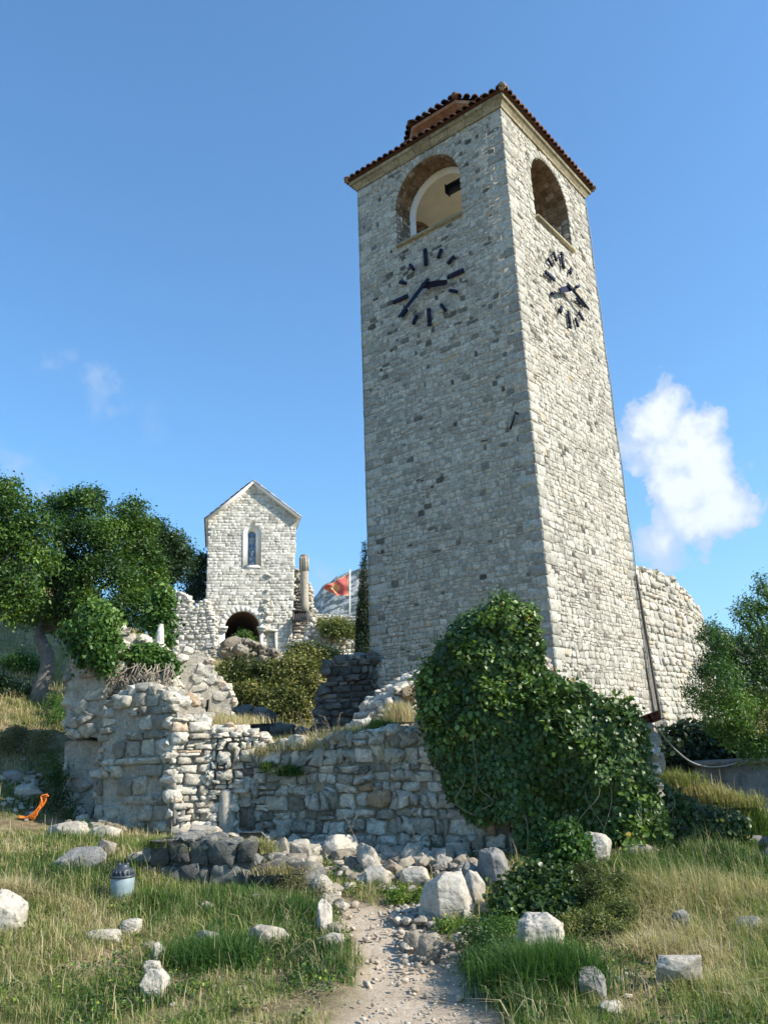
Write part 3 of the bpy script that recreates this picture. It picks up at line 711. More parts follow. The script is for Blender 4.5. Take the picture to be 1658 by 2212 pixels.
for side, flip in (('L', 0), ('R', 1), ('BL', 1), ('BR', 0)):
    mp = tface(side); vis = side in 'LR'
    f = lambda u, v: (not in_arch(u, v, .17)) and u > qw(v, flip)*.93-.11 and TW-u > qw(v, 1-flip)*.93-.11
    top = 14.9 if True else 0
    if vis:
        cells = coursed(0, TW, ZB, ZT, .098, .155, rngT, f, .04, seed=3+flip, jit=.17, hv=.5, wv=.65)
    else: cells = voronoi(0, TW, ZB, ZT, .4, .25, .26, rngT, .34, f)
    stones(acc, cells, mp, rngT, n=12 if vis else 8, it=1, gap=.004, depth=.010, dvar=.8, rough=.35, inset=.12, mat=3, rnd=tower_rnd, wob=.03, tilt=.05)
    # quoins
    z = ZB
    while z < ZT-.05:
        h = min(QH, ZT-z); a = qw(z+.01, flip); b = qw(z+.01, 1-flip)
        for (p, q) in ((-.03, a), (TW-b, TW+.03)):
            c = [np.array([(p, z), (q, z), (q, z+h), (p, z+h)])]
            stones(acc, c, mp, rngT, n=16, it=0, gap=.006, depth=.014, dvar=.3, rough=.2, inset=.06, mat=3, wob=.012, rnd=lambda u, v, g: .16+.6*g.rand(len(u)))
        z += QH
    # voussoirs
    n = 26; cells = []
    for i in range(n):
        a0, a1 = math.pi*i/n, math.pi*(i+1)/n; ro = AR+.19+(.03 if i % 2 else 0)
        cells.append(np.array([(AU+r*math.cos(t), ASP+r*math.sin(t)) for r, t in ((AR+.005, a0), (ro, a0), (ro, a1), (AR+.005, a1))]))
    for s in (-1, 1):
        z = AS
        while z < ASP-.03:
            h = min(rngT.uniform(.12, .22), ASP-z); w = rngT.uniform(.14, .3)
            x0, x1 = AU+s*(AR+.005), AU+s*(AR+w); cells.append(np.array([(min(x0, x1), z), (max(x0, x1), z), (max(x0, x1), z+h), (min(x0, x1), z+h)])); z += h
    stones(acc, cells, mp, rngT, n=10, it=1, gap=.006, depth=.018, rough=.1, inset=.15, mat=3, rnd=lambda u, v, g: .2+.6*g.rand(len(u)))
    # reveal and soffit stones: unrolled (s along jamb/arch, t into the wall)
    Lj = ASP-AS; Lt = 2*Lj+math.pi*AR
    C, al, inw = {'L': (TC, TL, TA), 'R': (TC, TA, TL), 'BL': (TC+TL*TW, TA, -TL), 'BR': (TC+TA*TW, TL, -TA)}[side]
    def rv(s, t, d, al=al, inw=inw, C=C):
        r = AR-d; th = np.clip((s-Lj)/AR, 0, math.pi)
        u = AU+r*np.cos(th); v = np.where(s < Lj, AS+s, np.where(s > Lj+math.pi*AR, AS+(Lt-s), ASP+r*np.sin(th)))
        return C+u[:, None]*al+v[:, None]*Z+(t+.06)[:, None]*inw
    cells = rows(0, Lt, .02, (THR if side == 'R' else TH)-.09, .16, .13, rngT, .08)
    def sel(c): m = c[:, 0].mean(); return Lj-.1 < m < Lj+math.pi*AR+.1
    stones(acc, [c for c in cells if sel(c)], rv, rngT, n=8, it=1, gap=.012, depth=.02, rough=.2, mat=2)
    stones(acc, [c for c in cells if not sel(c)], rv, rngT, n=8, it=1, gap=.012, depth=.02, rough=.2, mat=3)
build(acc, 'wall', TWALL_M, tower)
# white arch rings on the inner side of the belfry openings
for side in 'L':
    acc = Acc(); al, inw = (TL, TA) if side == 'L' else (TA, TL)
    prof = [(AU-AR+.01, AS-.2)]+[(AU-(AR-.01)*math.cos(math.pi*i/24), ASP+(AR-.01)*math.sin(math.pi*i/24)) for i in range(25)]+[(AU+AR-.01, AS-.2)]
    b = .12; ipr = [(AU-AR+b, AS-.2)]+[(AU-(AR-b)*math.cos(math.pi*i/24), ASP+(AR-b)*math.sin(math.pi*i/24)) for i in range(25)]+[(AU+AR-b, AS-.2)]
    n = len(prof); V = []
    for dd in (TH-.09, TH+.03):
        for P in (prof, ipr): V += [TC+al*u+Z*v+inw*dd for u, v in P]
    F = []
    for i in range(n-1):
        F += [[i, i+1, n+i+1, n+i], [2*n+i, 2*n+i+1, 3*n+i+1, 3*n+i], [n+i, n+i+1, 3*n+i+1, 3*n+i]]
    acc.add(np.array(V), [F]); build(acc, 'arch_lining', M_WHITE, tower)
# sills
for side in 'LR':
    acc = Acc(); al, inw = (TL, TA) if side == 'L' else (TA, TL)
    acc.box(TC+al*AU+Z*(AS-.005)+inw*.30, AR-.01, .33, .035, [al, inw, Z]); build(acc, 'sill', M_CORN, tower)
# bell beam: black H-section
acc = Acc(); c = TC+TL*1.62+TA*.95+Z*14.80; ax = [TL, TA, Z]
acc.box(c+Z*.09, .55, .08, .015, ax); acc.box(c-Z*.09, .55, .08, .015, ax); acc.box(c, .55, .012, .075, ax)
acc.box(c+TL*.56, .012, .10, .13, ax); acc.box(c-TL*.6-Z*.0, .3, .03, .08, ax)
build(acc, 'bell_beam', M_BLACK, tower)
# cornice
acc = Acc(); prof = [(-.02, ZT-.06), (.045, ZT-.05), (.06, ZT), (.12, ZT+.09), (.16, ZT+.11), (.17, ZT+.19), (-.3, ZT+.20)]
R = [np.array(sq(z, o)) for o, z in prof]
for i in range(len(R)-1):
    for j in range(4):
        a, b, c, d = R[i][j], R[i][(j+1) % 4], R[i+1][(j+1) % 4], R[i+1][j]; m = 9
        for k in range(m):
            e = .004; s0, s1 = k/m+e*.5, (k+1)/m-e*.5
            acc.add(np.array([a+(b-a)*s0, a+(b-a)*s1, d+(c-d)*s1, d+(c-d)*s0]), [[[0, 1, 2, 3]]], 0, rngT.random())
            if k: acc.add(np.array([a+(b-a)*(s0-e), a+(b-a)*s0, d+(c-d)*s0, d+(c-d)*(s0-e)]), [[[0, 1, 2, 3]]], 1, .5)
build(acc, 'cornice', [M_CORN, M_DARK], tower)
# roofs
roof = Acc()
def tile_run(acc, e0, e1, r0, r1, sp, rad=.085, deck=True, mat=0):
    """rows of barrel tiles between the eave e0-e1 and the upper edge r0-r1"""
    n = max(1, int(round(np.linalg.norm(e1-e0)/sp)))
    nrm = np.cross(e1-e0, r0-e0); nrm /= np.linalg.norm(nrm)
    if nrm[2] < 0: nrm = -nrm
    if deck: acc.add(np.array([e0, e1, r1, r0])-nrm*.02, [[[0, 1, 2, 3]]], mat, .3)
    ax = (e1-e0)/np.linalg.norm(e1-e0); th = np.linspace(0, math.pi, 7)
    for i in range(n):
        t = (i+.5)/n; a = e0+(e1-e0)*t; b = a+(r0+r1-e0-e1)/2*1.0
        # stop at the hips: limit length by side distance
        mid = (e0+e1)/2; half = np.linalg.norm(e1-e0)/2; rh = np.linalg.norm(r1-r0)/2; s = abs((a-mid)@ax)
        frac = 1. if s <= rh else max(.03, (half-s)/(half-rh+1e-9))
        L = (b-a)*frac; k = max(1, int(np.linalg.norm(L)/.33)); up = L/np.linalg.norm(L)
        for q in range(k):
            p0 = a+L*q/k-up*(.04 if q == 0 else .03); p1 = a+L*(q+1)/k
            V = []
            for P, rr, lift in ((p0, rad*1.08, .012), (p1, rad*.86, 0)):
                V.append(P+np.outer(np.cos(th), ax)*rr+np.outer(np.sin(th), nrm)*rr*.9+nrm*lift)
            for P, rr, lift in ((p0, rad*.8, .012),): V.append(P+np.outer(np.cos(th), ax)*rr+np.outer(np.sin(th), nrm)*rr*.75+nrm*lift)
            V = np.concatenate(V); F = [[j, j+1, 8+j, 7+j] for j in range(6)]+[[j, 14+j, 14+j+1, j+1] for j in range(6)]
            acc.add(V, [F], mat, rngT.random()*.95)
EV = [np.array(p) for p in sq(ZT+.235, .235)]
up_c = [CTR+(-TL*i-TA*j)*1.15+Z*16.42 for i, j in ((1, 1), (-1, 1), (-1, -1), (1, -1))]
for j in range(4): tile_run(roof, EV[j], EV[(j+1) % 4], up_c[j], up_c[(j+1) % 4], .18, .072)
for j in range(4):
    roof.add(np.array([EV[j], EV[(j+1) % 4], sq(ZT+.2, .1)[(j+1) % 4], sq(ZT+.2, .1)[j]]), [[[0, 1, 2, 3]]], 0, .3)
    k = 9
    for q in range(k):   # hip tiles
        a = EV[j]+(up_c[j]-EV[j])*(q/k)+Z*.03; b = EV[j]+(up_c[j]-EV[j])*((q+1.1)/k)+Z*.03
        roof.tube([a, b], [.088, .075], 8, 0, .99 if q == 0 else rngT.random())
build(roof, 'roof', M_TILE, tower)
acc = Acc(); c = EV[0]+Z*.06; d = (up_c[0]-EV[0]); d /= np.linalg.norm(d)
acc.tube([c-d*.05, c+d*.04, c+d*.14, c+d*.30], [.05, .085, .095, .07], 10, 0, .9); build(acc, 'hip_stone', M_GREY, tower, smooth=True)
def octo(A, z):
    s = A*.41421
    return [CTR+u*TL+v*TA+Z*z for u, v in ((-s, -A), (s, -A), (A, -s), (A, s), (s, A), (-s, A), (-A, s), (-A, -s))]
dr = Acc()
for (a, b) in ((octo(1.42, 15.9), octo(1.42, 16.72)), (octo(1.42, 16.72), octo(1.62, 16.80)), (octo(1.62, 16.80), octo(1.64, 16.87))):
    for j in range(8): dr.add(np.array([a[j], a[(j+1) % 8], b[(j+1) % 8], b[j]]), [[[0, 1, 2, 3]]], 0, (j*37 % 10)/10)
lan = build(dr, 'lantern', M_DRUM, tower)
lr = Acc(); e = octo(1.70, 16.90); t = octo(.12, 17.75)
for j in range(8): tile_run(lr, e[j], e[(j+1) % 8], t[j], t[(j+1) % 8], .2, .08)
for j in range(8): lr.tube([e[j]+Z*.05, t[j]+Z*.05], [.09, .07], 8, 0, .4+.4*rngT.random())
build(lr, 'lantern_roof', M_TILE, lan)

# clocks
def clock(side, hour, minute):
    al, inw = (TL, TA) if side == 'L' else (TA, TL)
    hx = -al if side == 'L' else al          # to the viewer's right on the dial
    zc = 11.69; base = TC+al*2.3+inw*(TK*(zc-ZE))+Z*zc
    up = Z; out = -inw
    a = Acc(); a.tube([base+out*.0, base+out*.20], .035, 10); a.box(base+out*.205, .06, .06, .01, [hx, up, out])
    ck = build(a, 'clock', M_NAVY, tower)
    for h in range(12):
        th = math.radians(h*30); d = hx*math.sin(th)+up*math.cos(th); s = hx*math.cos(th)-up*math.sin(th); a = Acc()
        if h % 3 == 0:
            a.box(base+d*.735+out*.075, .17, .045, .022, [d, s, out]); a.box(base+d*.965+out*.075, .04, .045, .022, [d, s, out])
            pins = (.64, .84, .965)
        else:
            a.box(base+d*.80+out*.075, .115, .036, .022, [d, s, out]); pins = (.74, .87)
        for q in pins: a.tube([base+d*q-out*.01, base+d*q+out*.06], .012, 6)
        build(a, 'hour_mark', M_NAVY, ck)
    for nm, ang, L0, L1, w0, w1, dd in (('hour_hand', hour, -.12, .62, .075, .05, .15), ('minute_hand', minute, -.17, .94, .055, .032, .19)):
        th = math.radians(ang); d = hx*math.sin(th)+up*math.cos(th); s = hx*math.cos(th)-up*math.sin(th); a = Acc()
        P = [(L0, w0*.8), (0, w0), (L1*.8, w1*1.3), (L1, w1)]
        V = []
        for o_ in (dd, dd+.02):
            V += [base+d*r+s*w+out*o_ for r, w in P]+[base+d*r-s*w+out*o_ for r, w in P]
        F = []
        for k in range(3): F += [[k, k+1, 5+k, 4+k], [8+k, 9+k, 13+k, 12+k], [k, k+1, 9+k, 8+k], [4+k, 5+k, 13+k, 12+k]]
        F += [[0, 4, 12, 8], [3, 7, 15, 11]]
        a.add(np.array(V), [F]); build(a, nm, M_NAVY, ck)
clock('L', 106, 235)
clock('R', 241, 101)
# iron tie and small fittings
acc = Acc(); mpL = tface('L')
P = [np.array(onp(x, y, TC, -TA)) for x, y in ((1117, 893), (1105, 930))]
acc.tube([P[0]-TA*.09+TA*.02, P[1]-TA*.09+TA*.02], .022, 6); acc.tube([P[0]-TA*.1, P[0]+TA*.1], .02, 6)
build(acc, 'iron_tie', M_BLACK, tower)
acc = Acc(); k = lambda z: TK*(z-ZE)
pts = [TC+TA*(TW-k(z)+.03)+TL*(k(z)-.03+.012*math.sin(z*3))+Z*z for z in np.linspace(2.0, ZT-.1, 60)]
acc.tube(pts, .012, 6)
for z in np.arange(2.5, 15.2, .9): acc.box(TC+TA*(TW-k(z)+.01)+TL*(k(z)-.01)+Z*z, .03, .03, .015, [TA, TL, Z])
build(acc, 'lightning_conductor', M_CABLE, tower)

# ------------------------------------------------------------------ round bastion behind the tower
BZ = 5.35
bp = np.array([(5.75, 18.55), (6.9, 20.0), (8.1, 21.9), (9.25, 24.1), (10.35, 26.9), (11.2, 30.5), (11.6, 34)])
bl = np.r_[0, np.cumsum(np.hypot(*np.diff(bp, axis=0).T))]
def bmap(u, v, d):
    x = np.interp(u, bl, bp[:, 0]); y = np.interp(u, bl, bp[:, 1])
    e = .4; tx = np.interp(u+e, bl, bp[:, 0])-np.interp(u-e, bl, bp[:, 0]); ty = np.interp(u+e, bl, bp[:, 1])-np.interp(u-e, bl, bp[:, 1])
    L = np.hypot(tx, ty)+1e-9; nx, ny = ty/L, -tx/L; q = d+.07*(BZ-v)
    return np.stack([x+nx*q, y+ny*q, v], 1)
acc = Acc(); rb = random.Random(9); topf = lambda u: BZ+.12*math.sin(u*.7)+.05*math.sin(u*5)-.04*u*.3
us = np.arange(0, bl[-1], .3); V = []
rowsn = 6
for u in us:
    for q in range(rowsn+1):
        z = .2+(topf(u)-.2)*q/rowsn; V.append((u, z, 0))
    V.append((u, topf(u), -1.2)); V.append((u, .2, -1.2))
V = np.array(V); X = bmap(V[:, 0], V[:, 1], V[:, 2]); k = rowsn+3; F = []
for i in range(len(us)-1):
    for q in range(k-1): F.append([i*k+q, (i+1)*k+q, (i+1)*k+q+1, i*k+q+1])
acc.add(X, [F, [[q, q+1, k-1] for q in range(k-2)]], 1)
cells = coursed(0, bl[-1]-.3, .3, BZ+.3, .15, .30, rb, lambda u, v: v < topf(u)-.03, .04, seed=9)
stones(acc, cells, bmap, rb, n=12, it=1, gap=.014, depth=.034, dvar=.9, rough=.35, inset=.12, wob=.05, mat=0, rnd=lambda u, v, g: .25+.75*g.rand(len(u)))
endf = lambda u, v, d: bmap(u*0, v, -u)+np.array([-.6, -.8, 0])*d[:, None]

P = []; S = []
for u in np.arange(.1, bl[-1]-.3, .22):
    for dd in (-.1, -.45, -.9): P.append(bmap(np.array([u]), np.array([topf(u)-.02]), np.array([dd]))[0]); S.append(.22+.16*rb.random())
scatter_rocks(acc, P, S, 5, 0, .3, 1, .6)
o = build(acc, 'bastion', [M_TOWER, M_TMORT], loc=(bp[0][0], bp[0][1], 1.5)); tag(o, 'curved rough stone bastion wall standing behind the clock tower', 'wall')
acc = Acc(); pts = [W(x, y, 18.35)+np.array([.0, .0, 0]) for x, y in ((1373, 1242), (1386, 1318), (1400, 1400), (1413, 1478), (1425, 1548))]
acc.tube(pts, .030, 8); acc.tube([p+np.array([-.13, -.02, 0]) for p in pts[2:]], .02, 6)
o = build(acc, 'drain_pipe', M_WOOD, loc=pts[-1], smooth=True); tag(o, 'thin dark drain pipe in the gap between tower and round bastion', 'pipe')

# ------------------------------------------------------------------ chapel
CHY = 42.
CP0 = W(545, 1420, CHY); ct = azv(78); cn = azv(168)
ch = empty('chapel', (CP0[0], CP0[1], CP0[2]), 'pale stone gabled chapel with one arched window above a vaulted passage', 'chapel')
out = px_poly([(444, 1440), (446, 1295), (453, 1122), (547, 1047), (639, 1118), (632, 1360), (632, 1440)], CP0, ct, cn)
def CPT(u, d, v): return CP0*[1, 1, 0]+ct*u-cn*d+Z*v
def cxy(x, y): return px_poly([(x, y)], CP0, ct, cn)[0]
ac = cxy(523, 1372); arc_r = (cxy(560, 1372)[0]-cxy(485, 1372)[0])/2; arc_z = cxy(522, 1321)[1]-arc_r; arc_u = ac[0]; DEEP = 6.
hull = bmesh_obj('hull', lambda bm: prism(bm, [CPT(u, 0, v) for u, v in out], [CPT(u, DEEP, v) for u, v in out]))
def atun(bm):
    pr = [(arc_u-arc_r, out[0][1]-.5), (arc_u+arc_r, out[0][1]-.5)]+[(arc_u+arc_r*math.cos(math.pi*i/16), arc_z+arc_r*math.sin(math.pi*i/16)) for i in range(17)]
    prism(bm, [CPT(u, -.5, v) for u, v in pr], [CPT(u, DEEP-.4, v) for u, v in pr])
wc = cxy(544.5, 1221); wtop = cxy(545, 1140)[1]; wbot = cxy(545, 1221)[1]; wu = wc[0]; wr = .315; wspr = wtop-wr-.02
def wcut(bm):
    pr = [(wu-wr, wbot), (wu+wr, wbot)]+[(wu+wr*math.cos(math.pi*i/14), wspr+wr*math.sin(math.pi*i/14)) for i in range(15)]
    prism(bm, [CPT(u, -.5, v) for u, v in pr], [CPT(u, .38, v) for u, v in pr])
me = apply_bool(hull, [bmesh_obj('c1', atun), bmesh_obj('c2', wcut)]); me.calc_loop_triangles()
cv = np.array([v.co[:] for v in me.vertices]); T = {0: [], 1: []}
for t in me.loop_triangles:
    c = cv[list(t.vertices)].mean(0)-CP0; c = np.array([c@ct, -(c@cn), c[2]])
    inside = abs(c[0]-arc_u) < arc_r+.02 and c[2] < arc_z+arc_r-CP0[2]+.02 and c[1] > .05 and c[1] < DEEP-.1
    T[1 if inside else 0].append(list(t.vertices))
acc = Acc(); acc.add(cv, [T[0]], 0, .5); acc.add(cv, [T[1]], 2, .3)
rc = random.Random(12); inp = pt_in([(u, v) for u, v in out])
def cin(u, v):
    if not inp(u, v): return False
    if abs(u-arc_u) < arc_r+.28 and (v < arc_z or math.hypot(u-arc_u, v-arc_z) < arc_r+.3): return abs(u-arc_u) > arc_r+.1 and v < arc_z
    if abs(u-wu) < wr+.18 and v > wbot-.15 and (v < wspr or math.hypot(u-wu, v-wspr) < wr+.2): return False
    return True
us = [p[0] for p in out]; vs = [p[1] for p in out]; zsplit = cxy(545, 1292)[1]
mpc = planef([CP0[0], CP0[1], CP0[2]], ct, cn)
stones(acc, rows(min(us), max(us), zsplit, max(vs), .155, .27, rc, .05, cin, .18, .5), mpc, rc, n=8, it=0, base=-.003, gap=.006, depth=.010, dvar=.8, rough=.3, inset=.08, mat=1, tilt=.03, wob=.035)
stones(acc, coursed(min(us), max(us), min(vs), zsplit, .16, .30, rc, cin, .04, seed=5), mpc, rc, n=10, it=1, gap=.010, depth=.022, dvar=.8, rough=.3, inset=.1, tilt=.05, mat=1)
# dressed ring round the passage
cells = []
for i in range(13):
    a0, a1 = math.pi*i/13, math.pi*(i+1)/13
    cells.append(np.array([(arc_u+r*math.cos(t), arc_z+r*math.sin(t)) for r, t in ((arc_r+.01, a0), (arc_r+.30, a0), (arc_r+.30, a1), (arc_r+.01, a1))]))
stones(acc, cells, mpc, rc, n=8, it=0, gap=.006, depth=.05, dvar=.1, rough=.05, inset=.05, mat=1, rnd=lambda u, v, g: .8+.2*g.rand(len(u)))
# side wall (left) stones
sf = lambda u, v, d: CP0*[1, 1, 0]+(out[1][0]+(v-out[1][1])*(out[2][0]-out[1][0])/(out[2][1]-out[1][1])-d)[:, None]*ct-u[:, None]*cn+v[:, None]*Z
stones(acc, rows(0, DEEP, out[0][1], out[2][1]-.1, .2, .4, rc, .05), sf, rc, n=8, it=1, gap=.012, depth=.03, mat=1)
build(acc, 'wall', [M_CMORT, M_CHAP, M_SOFF], ch)
# broken toothing where an old wall was bonded in
acc = Acc(); g = np.random.RandomState(3); P = []; S = []
for (x, y, s, k) in ((580, 1241, .30, 3), (581, 1257, .16, 1), (580, 1275, .24, 2), (578, 1293, .26, 3), (570, 1310, .36, 4), (575, 1322, .36, 4), (566, 1330, .30, 3), (578, 1338, .34, 4), (572, 1352, .34, 4), (577, 1362, .3, 3), (570, 1372, .34, 3)):
    for _ in range(k):
        q = cxy(x+g.uniform(-5, 5), y+g.uniform(-5, 5)); P.append(CPT(q[0], -.04-.04*g.rand(), q[1])); S.append(s*g.uniform(.55, .9))
for i, (p, q) in enumerate(zip(P, S)):
    acc = Acc(); scatter_rocks(acc, [p], [q], 8+i, 0, .1, .8, .8); build(acc, 'toothing_stone', M_CHAP, ch)
# window
acc = Acc(); n = 18
def wprof(r, zb): return [(wu-r, zb)]+[(wu-r*math.cos(math.pi*i/n), wspr+r*math.sin(math.pi*i/n)) for i in range(n+1)]+[(wu+r, zb)]
A_, B_ = wprof(wr+.17, wbot-.13), wprof(wr-.005, wbot); V = []
for dd, P in ((-.06, A_), (-.06, B_), (.0, A_), (.40, wprof(wr*.62, wbot+.02))): V += [CPT(u, dd, v) for u, v in P]
m = len(A_); F = []
for i in range(m-1): F += [[i, i+1, m+i+1, m+i], [i, i+1, 2*m+i+1, 2*m+i], [m+i, m+i+1, 3*m+i+1, 3*m+i]]
F += [[0, m-1, 2*m-1, m], [0, m-1, 3*m-1, 2*m], [m, 2*m-1, 4*m-1, 3*m]]
acc.add(np.array(V), [F]); wf = build(acc, 'window', M_WHITE, ch)
acc = Acc(); P = wprof(wr*.62, wbot+.02); V = [CPT(u, .36, v) for u, v in P]; acc.add(np.array(V), [[[0, i, i+1] for i in range(1, m-1)]])
pane = build(acc, 'pane', M_GLASS, wf)
acc = Acc(); g = np.random.RandomState(5); r = wr*.62
def lead(a, b, w=.012): acc.tube([CPT(wu+a[0]*r, .345, a[1]), CPT(wu+b[0]*r, .345, b[1])], w, 4)
Hh = wspr+r-wbot
for f in (.12, .24, .52, .8): lead((-.95, wbot+Hh*f), (.95, wbot+Hh*f))
lead((0, wbot), (0, wbot+Hh*.5)); lead((0, wbot+Hh*.55), (0, wbot+Hh*.98))
for s in (-1, 1):
    lead((s*.9, wbot+Hh*.86), (0, wbot+Hh*.62)); lead((s*.9, wbot+Hh*.62), (0, wbot+Hh*.82)); lead((s*.1, wbot+Hh*.3), (s*.8, wbot+Hh*.5)); lead((s*.5, wbot+Hh*.12), (s*.5, wbot+Hh*.3))
for (u_, v_, a_, b_) in ((0, .33, .22, .05), (.3, .42, .2, .035), (-.35, .2, .25, .03), (.4, .08, .3, .03), (-.45, .07, .2, .025)):
    acc.box(CPT(wu+u_*r, .345, wbot+Hh*v_), a_*r, .006, b_*Hh, [ct, -cn, Z])
build(acc, 'leading', M_LEAD, wf)
# roof: two tiled slopes with white verge
L_, A2, R_ = [CPT(out[i][0], 0, out[i][1]) for i in (2, 3, 4)]
acc = Acc(); yv = -cn
for E_, sgn in ((L_, -1), (R_, 1)):
    d = (A2-E_); d /= np.linalg.norm(d); nn = np.cross(d, yv)*sgn
    if nn[2] < 0: nn = -nn
    e0 = E_-d*.18; c = (e0+A2)/2+yv*(DEEP/2-.06)+nn*.05; hl = np.linalg.norm(A2-e0)/2+.02
    acc.box(c, hl, DEEP/2+.24, .045, [d, yv, nn], 0)
    tile_run(acc, e0-yv*.32+nn*.12, e0+yv*(DEEP+.2)+nn*.12, A2-yv*.32+nn*.12, A2+yv*(DEEP+.2)+nn*.12, .2, .085, True, 1)
acc.tube([A2-yv*.30+Z*.13, A2+yv*(DEEP+.2)+Z*.13], .07, 8, 1)
build(acc, 'roof', [M_WHITE, stone_mat('pale_roof_tile', [(0, (.22, .19, .17)), (1, (.50, .46, .42))], scale=4)], ch)
# pilasters of the passage
for x0, x1, y0 in ((467, 486, 1366), (560, 568, 1366)):
    a = cxy(x0, 1440); b = cxy(x1, y0); acc = Acc(); xm = (a[0]+b[0])/2; wd = abs(b[0]-a[0])/2
    c = CPT(xm, -.16, (a[1]+b[1])/2); AX = [ct, -cn, Z]; acc.box(c, wd, .16, (b[1]-a[1])/2, AX, rnd=.9)
    acc.box(CPT(xm, -.2, b[1]+.07), wd+.08, .24, .08, AX, rnd=.8); acc.box(CPT(xm, -.22, b[1]+.19), wd+.14, .3, .045, AX, rnd=.9)
    build(acc, 'pilaster', M_CHAP, ch)
a = cxy(592, 1440); b = cxy(599, 1364); acc = Acc()
acc.box(CPT((a[0]+b[0])/2, -.12, (a[1]+b[1])/2), .08, .12, (b[1]-a[1])/2, AX, rnd=.5)
q = cxy(586, 1363); acc.box(CPT(q[0], -.14, q[1]), .32, .15, .05, AX, rnd=.9); build(acc, 'door_frame', M_CHAP, ch)

# walls around the chapel
fw = ruin_wall('boundary_wall', [(330, 1450), (338, 1300), (344, 1268), (352, 1262), (362, 1268), (375, 1277), (400, 1283), (408, 1298), (409, 1318), (424, 1322), (430, 1300), (447, 1296), (449, 1320), (462, 1330), (463, 1362), (463, 1450)],
               W(400, 1420, 40.9), 90, .9, .30, .16, [M_CHAP, M_CMORT], 'pale rubble wall with stepped broken top joining the chapel', seed=21, coursed=True, cap=.26, depth=.05, n=10, gap=.02, rough=.2)
ruin_wall('boundary_wall', [(626, 1450), (632, 1384), (662, 1380), (668, 1348), (690, 1356), (720, 1378), (760, 1390), (800, 1392), (800, 1450)],
          W(700, 1420, 37.5), 84, .8, .30, .16, [M_CHAP, M_CMORT], 'low pale rubble wall below the wooden platform and the flag', seed=22, coursed=True, cap=.26, depth=.05, n=10, gap=.02, rough=.2)
ruin_wall('boundary_wall', [(672, 1400), (672, 1326), (700, 1327), (740, 1331), (780, 1334), (800, 1336), (800, 1400)],
          W(700, 1330, 44), 92, .6, .30, .16, [M_CHAP, M_CMORT], 'straight topped pale wall from which the flagpole rises', seed=23, coursed=True, cap=.16, depth=.04, n=9, gap=.02, rough=.15)
# broken masonry with round column
ruin_wall('ruined_pier', [(630, 1380), (634, 1240), (640, 1230), (648, 1236), (650, 1262), (667, 1258), (673, 1275), (672, 1310), (681, 1318), (680, 1345), (668, 1380)],
          W(650, 1340, 43.2), 82, .9, .3, .17, [M_PALE, M_PMORT], 'jagged remnant of masonry beside the chapel wall holding a column', seed=24, cap=.25, depth=.08, n=10, gap=.02, rough=.25)
acc = Acc(); cb = W(658, 1322, 42.7); ctp = W(658, 1203, 42.7)
H_ = ctp[2]-cb[2]; cr = .225; acc.tube([cb+Z*H_*s for s in np.linspace(0, 1, 9)], [cr*1.03, cr, cr*1.02, cr*.99, cr*1.01, cr, cr*1.0, cr*.98, cr*.93], 16, 0, .6)
acc.tube([cb+Z*H_, cb+Z*(H_+.10), cb+Z*(H_+.14)], [cr*.95, cr*.8, .08], 16, 0, .2)
for k in range(12):
    th = 2*math.pi*k/12; d = np.array([math.cos(th), math.sin(th), 0]); acc.box(cb+d*cr+Z*(H_-.42), .035, .035, .38, [d, np.cross(Z, d), Z], 0, .2 if k % 2 else .9)
o = build(acc, 'column', stone_mat('column_plaster', [(0, (.24, .20, .15)), (1, (.58, .50, .39))], scale=5, stain_amt=.15), loc=cb, smooth=False); tag(o, 'slender round column stump with fluted top beside the chapel', 'column')
# wooden platform
wp = W(649, 1368, 42.0); pf = empty('wooden_platform', wp, 'small weathered wooden platform with railings against the chapel corner', 'platform')
x0 = W(632, 1340, 42.)[0]; x1 = W(666, 1340, 42.)[0]; zt = lambda y: W(649, y, 42.)[2]
acc = Acc(); a0 = np.array([(x0+x1)/2, 42.35, (zt(1322)+zt(1337))/2])
acc.box(a0, (x1-x0)/2, .5, .03, [np.array([1, 0, 0]), np.array([0, .82, .57]), np.array([0, -.57, .82])])
for k in range(7): acc.box(a0+np.array([(k-3)*(x1-x0)/7, -.05, .03]), .02, .5, .035, [np.array([1, 0, 0]), np.array([0, .82, .57]), np.array([0, -.57, .82])])
build(acc, 'deck', M_WOOD, pf)
for yy in (1343, 1351, 1359, 1366):
    acc = Acc(); acc.box(np.array([(x0+x1)/2, 41.95, zt(yy)]), (x1-x0)/2, .03, .035); build(acc, 'rail', M_WOOD, pf)
for q_, yy in enumerate(range(1256, 1320, 7)):
    acc = Acc(); xl = W(632, yy, 42.45)[0]; xr = W(637+q_*1.6, yy, 42.45)[0]; acc.box(np.array([(xl+xr)/2, 42.75-q_*.02, W(640, yy, 42.5)[2]]), (xr-xl)/2, .15, .04); build(acc, 'step', M_WOOD, pf)
for xx in (x0+.03, x1-.06, x1-.02):
    acc = Acc(); acc.box(np.array([xx, 41.98 if xx < x1-.04 else 42.7, (zt(1385)+zt(1322))/2]), .035, .035, (zt(1322)-zt(1385))/2); build(acc, 'post', M_WOOD, pf)
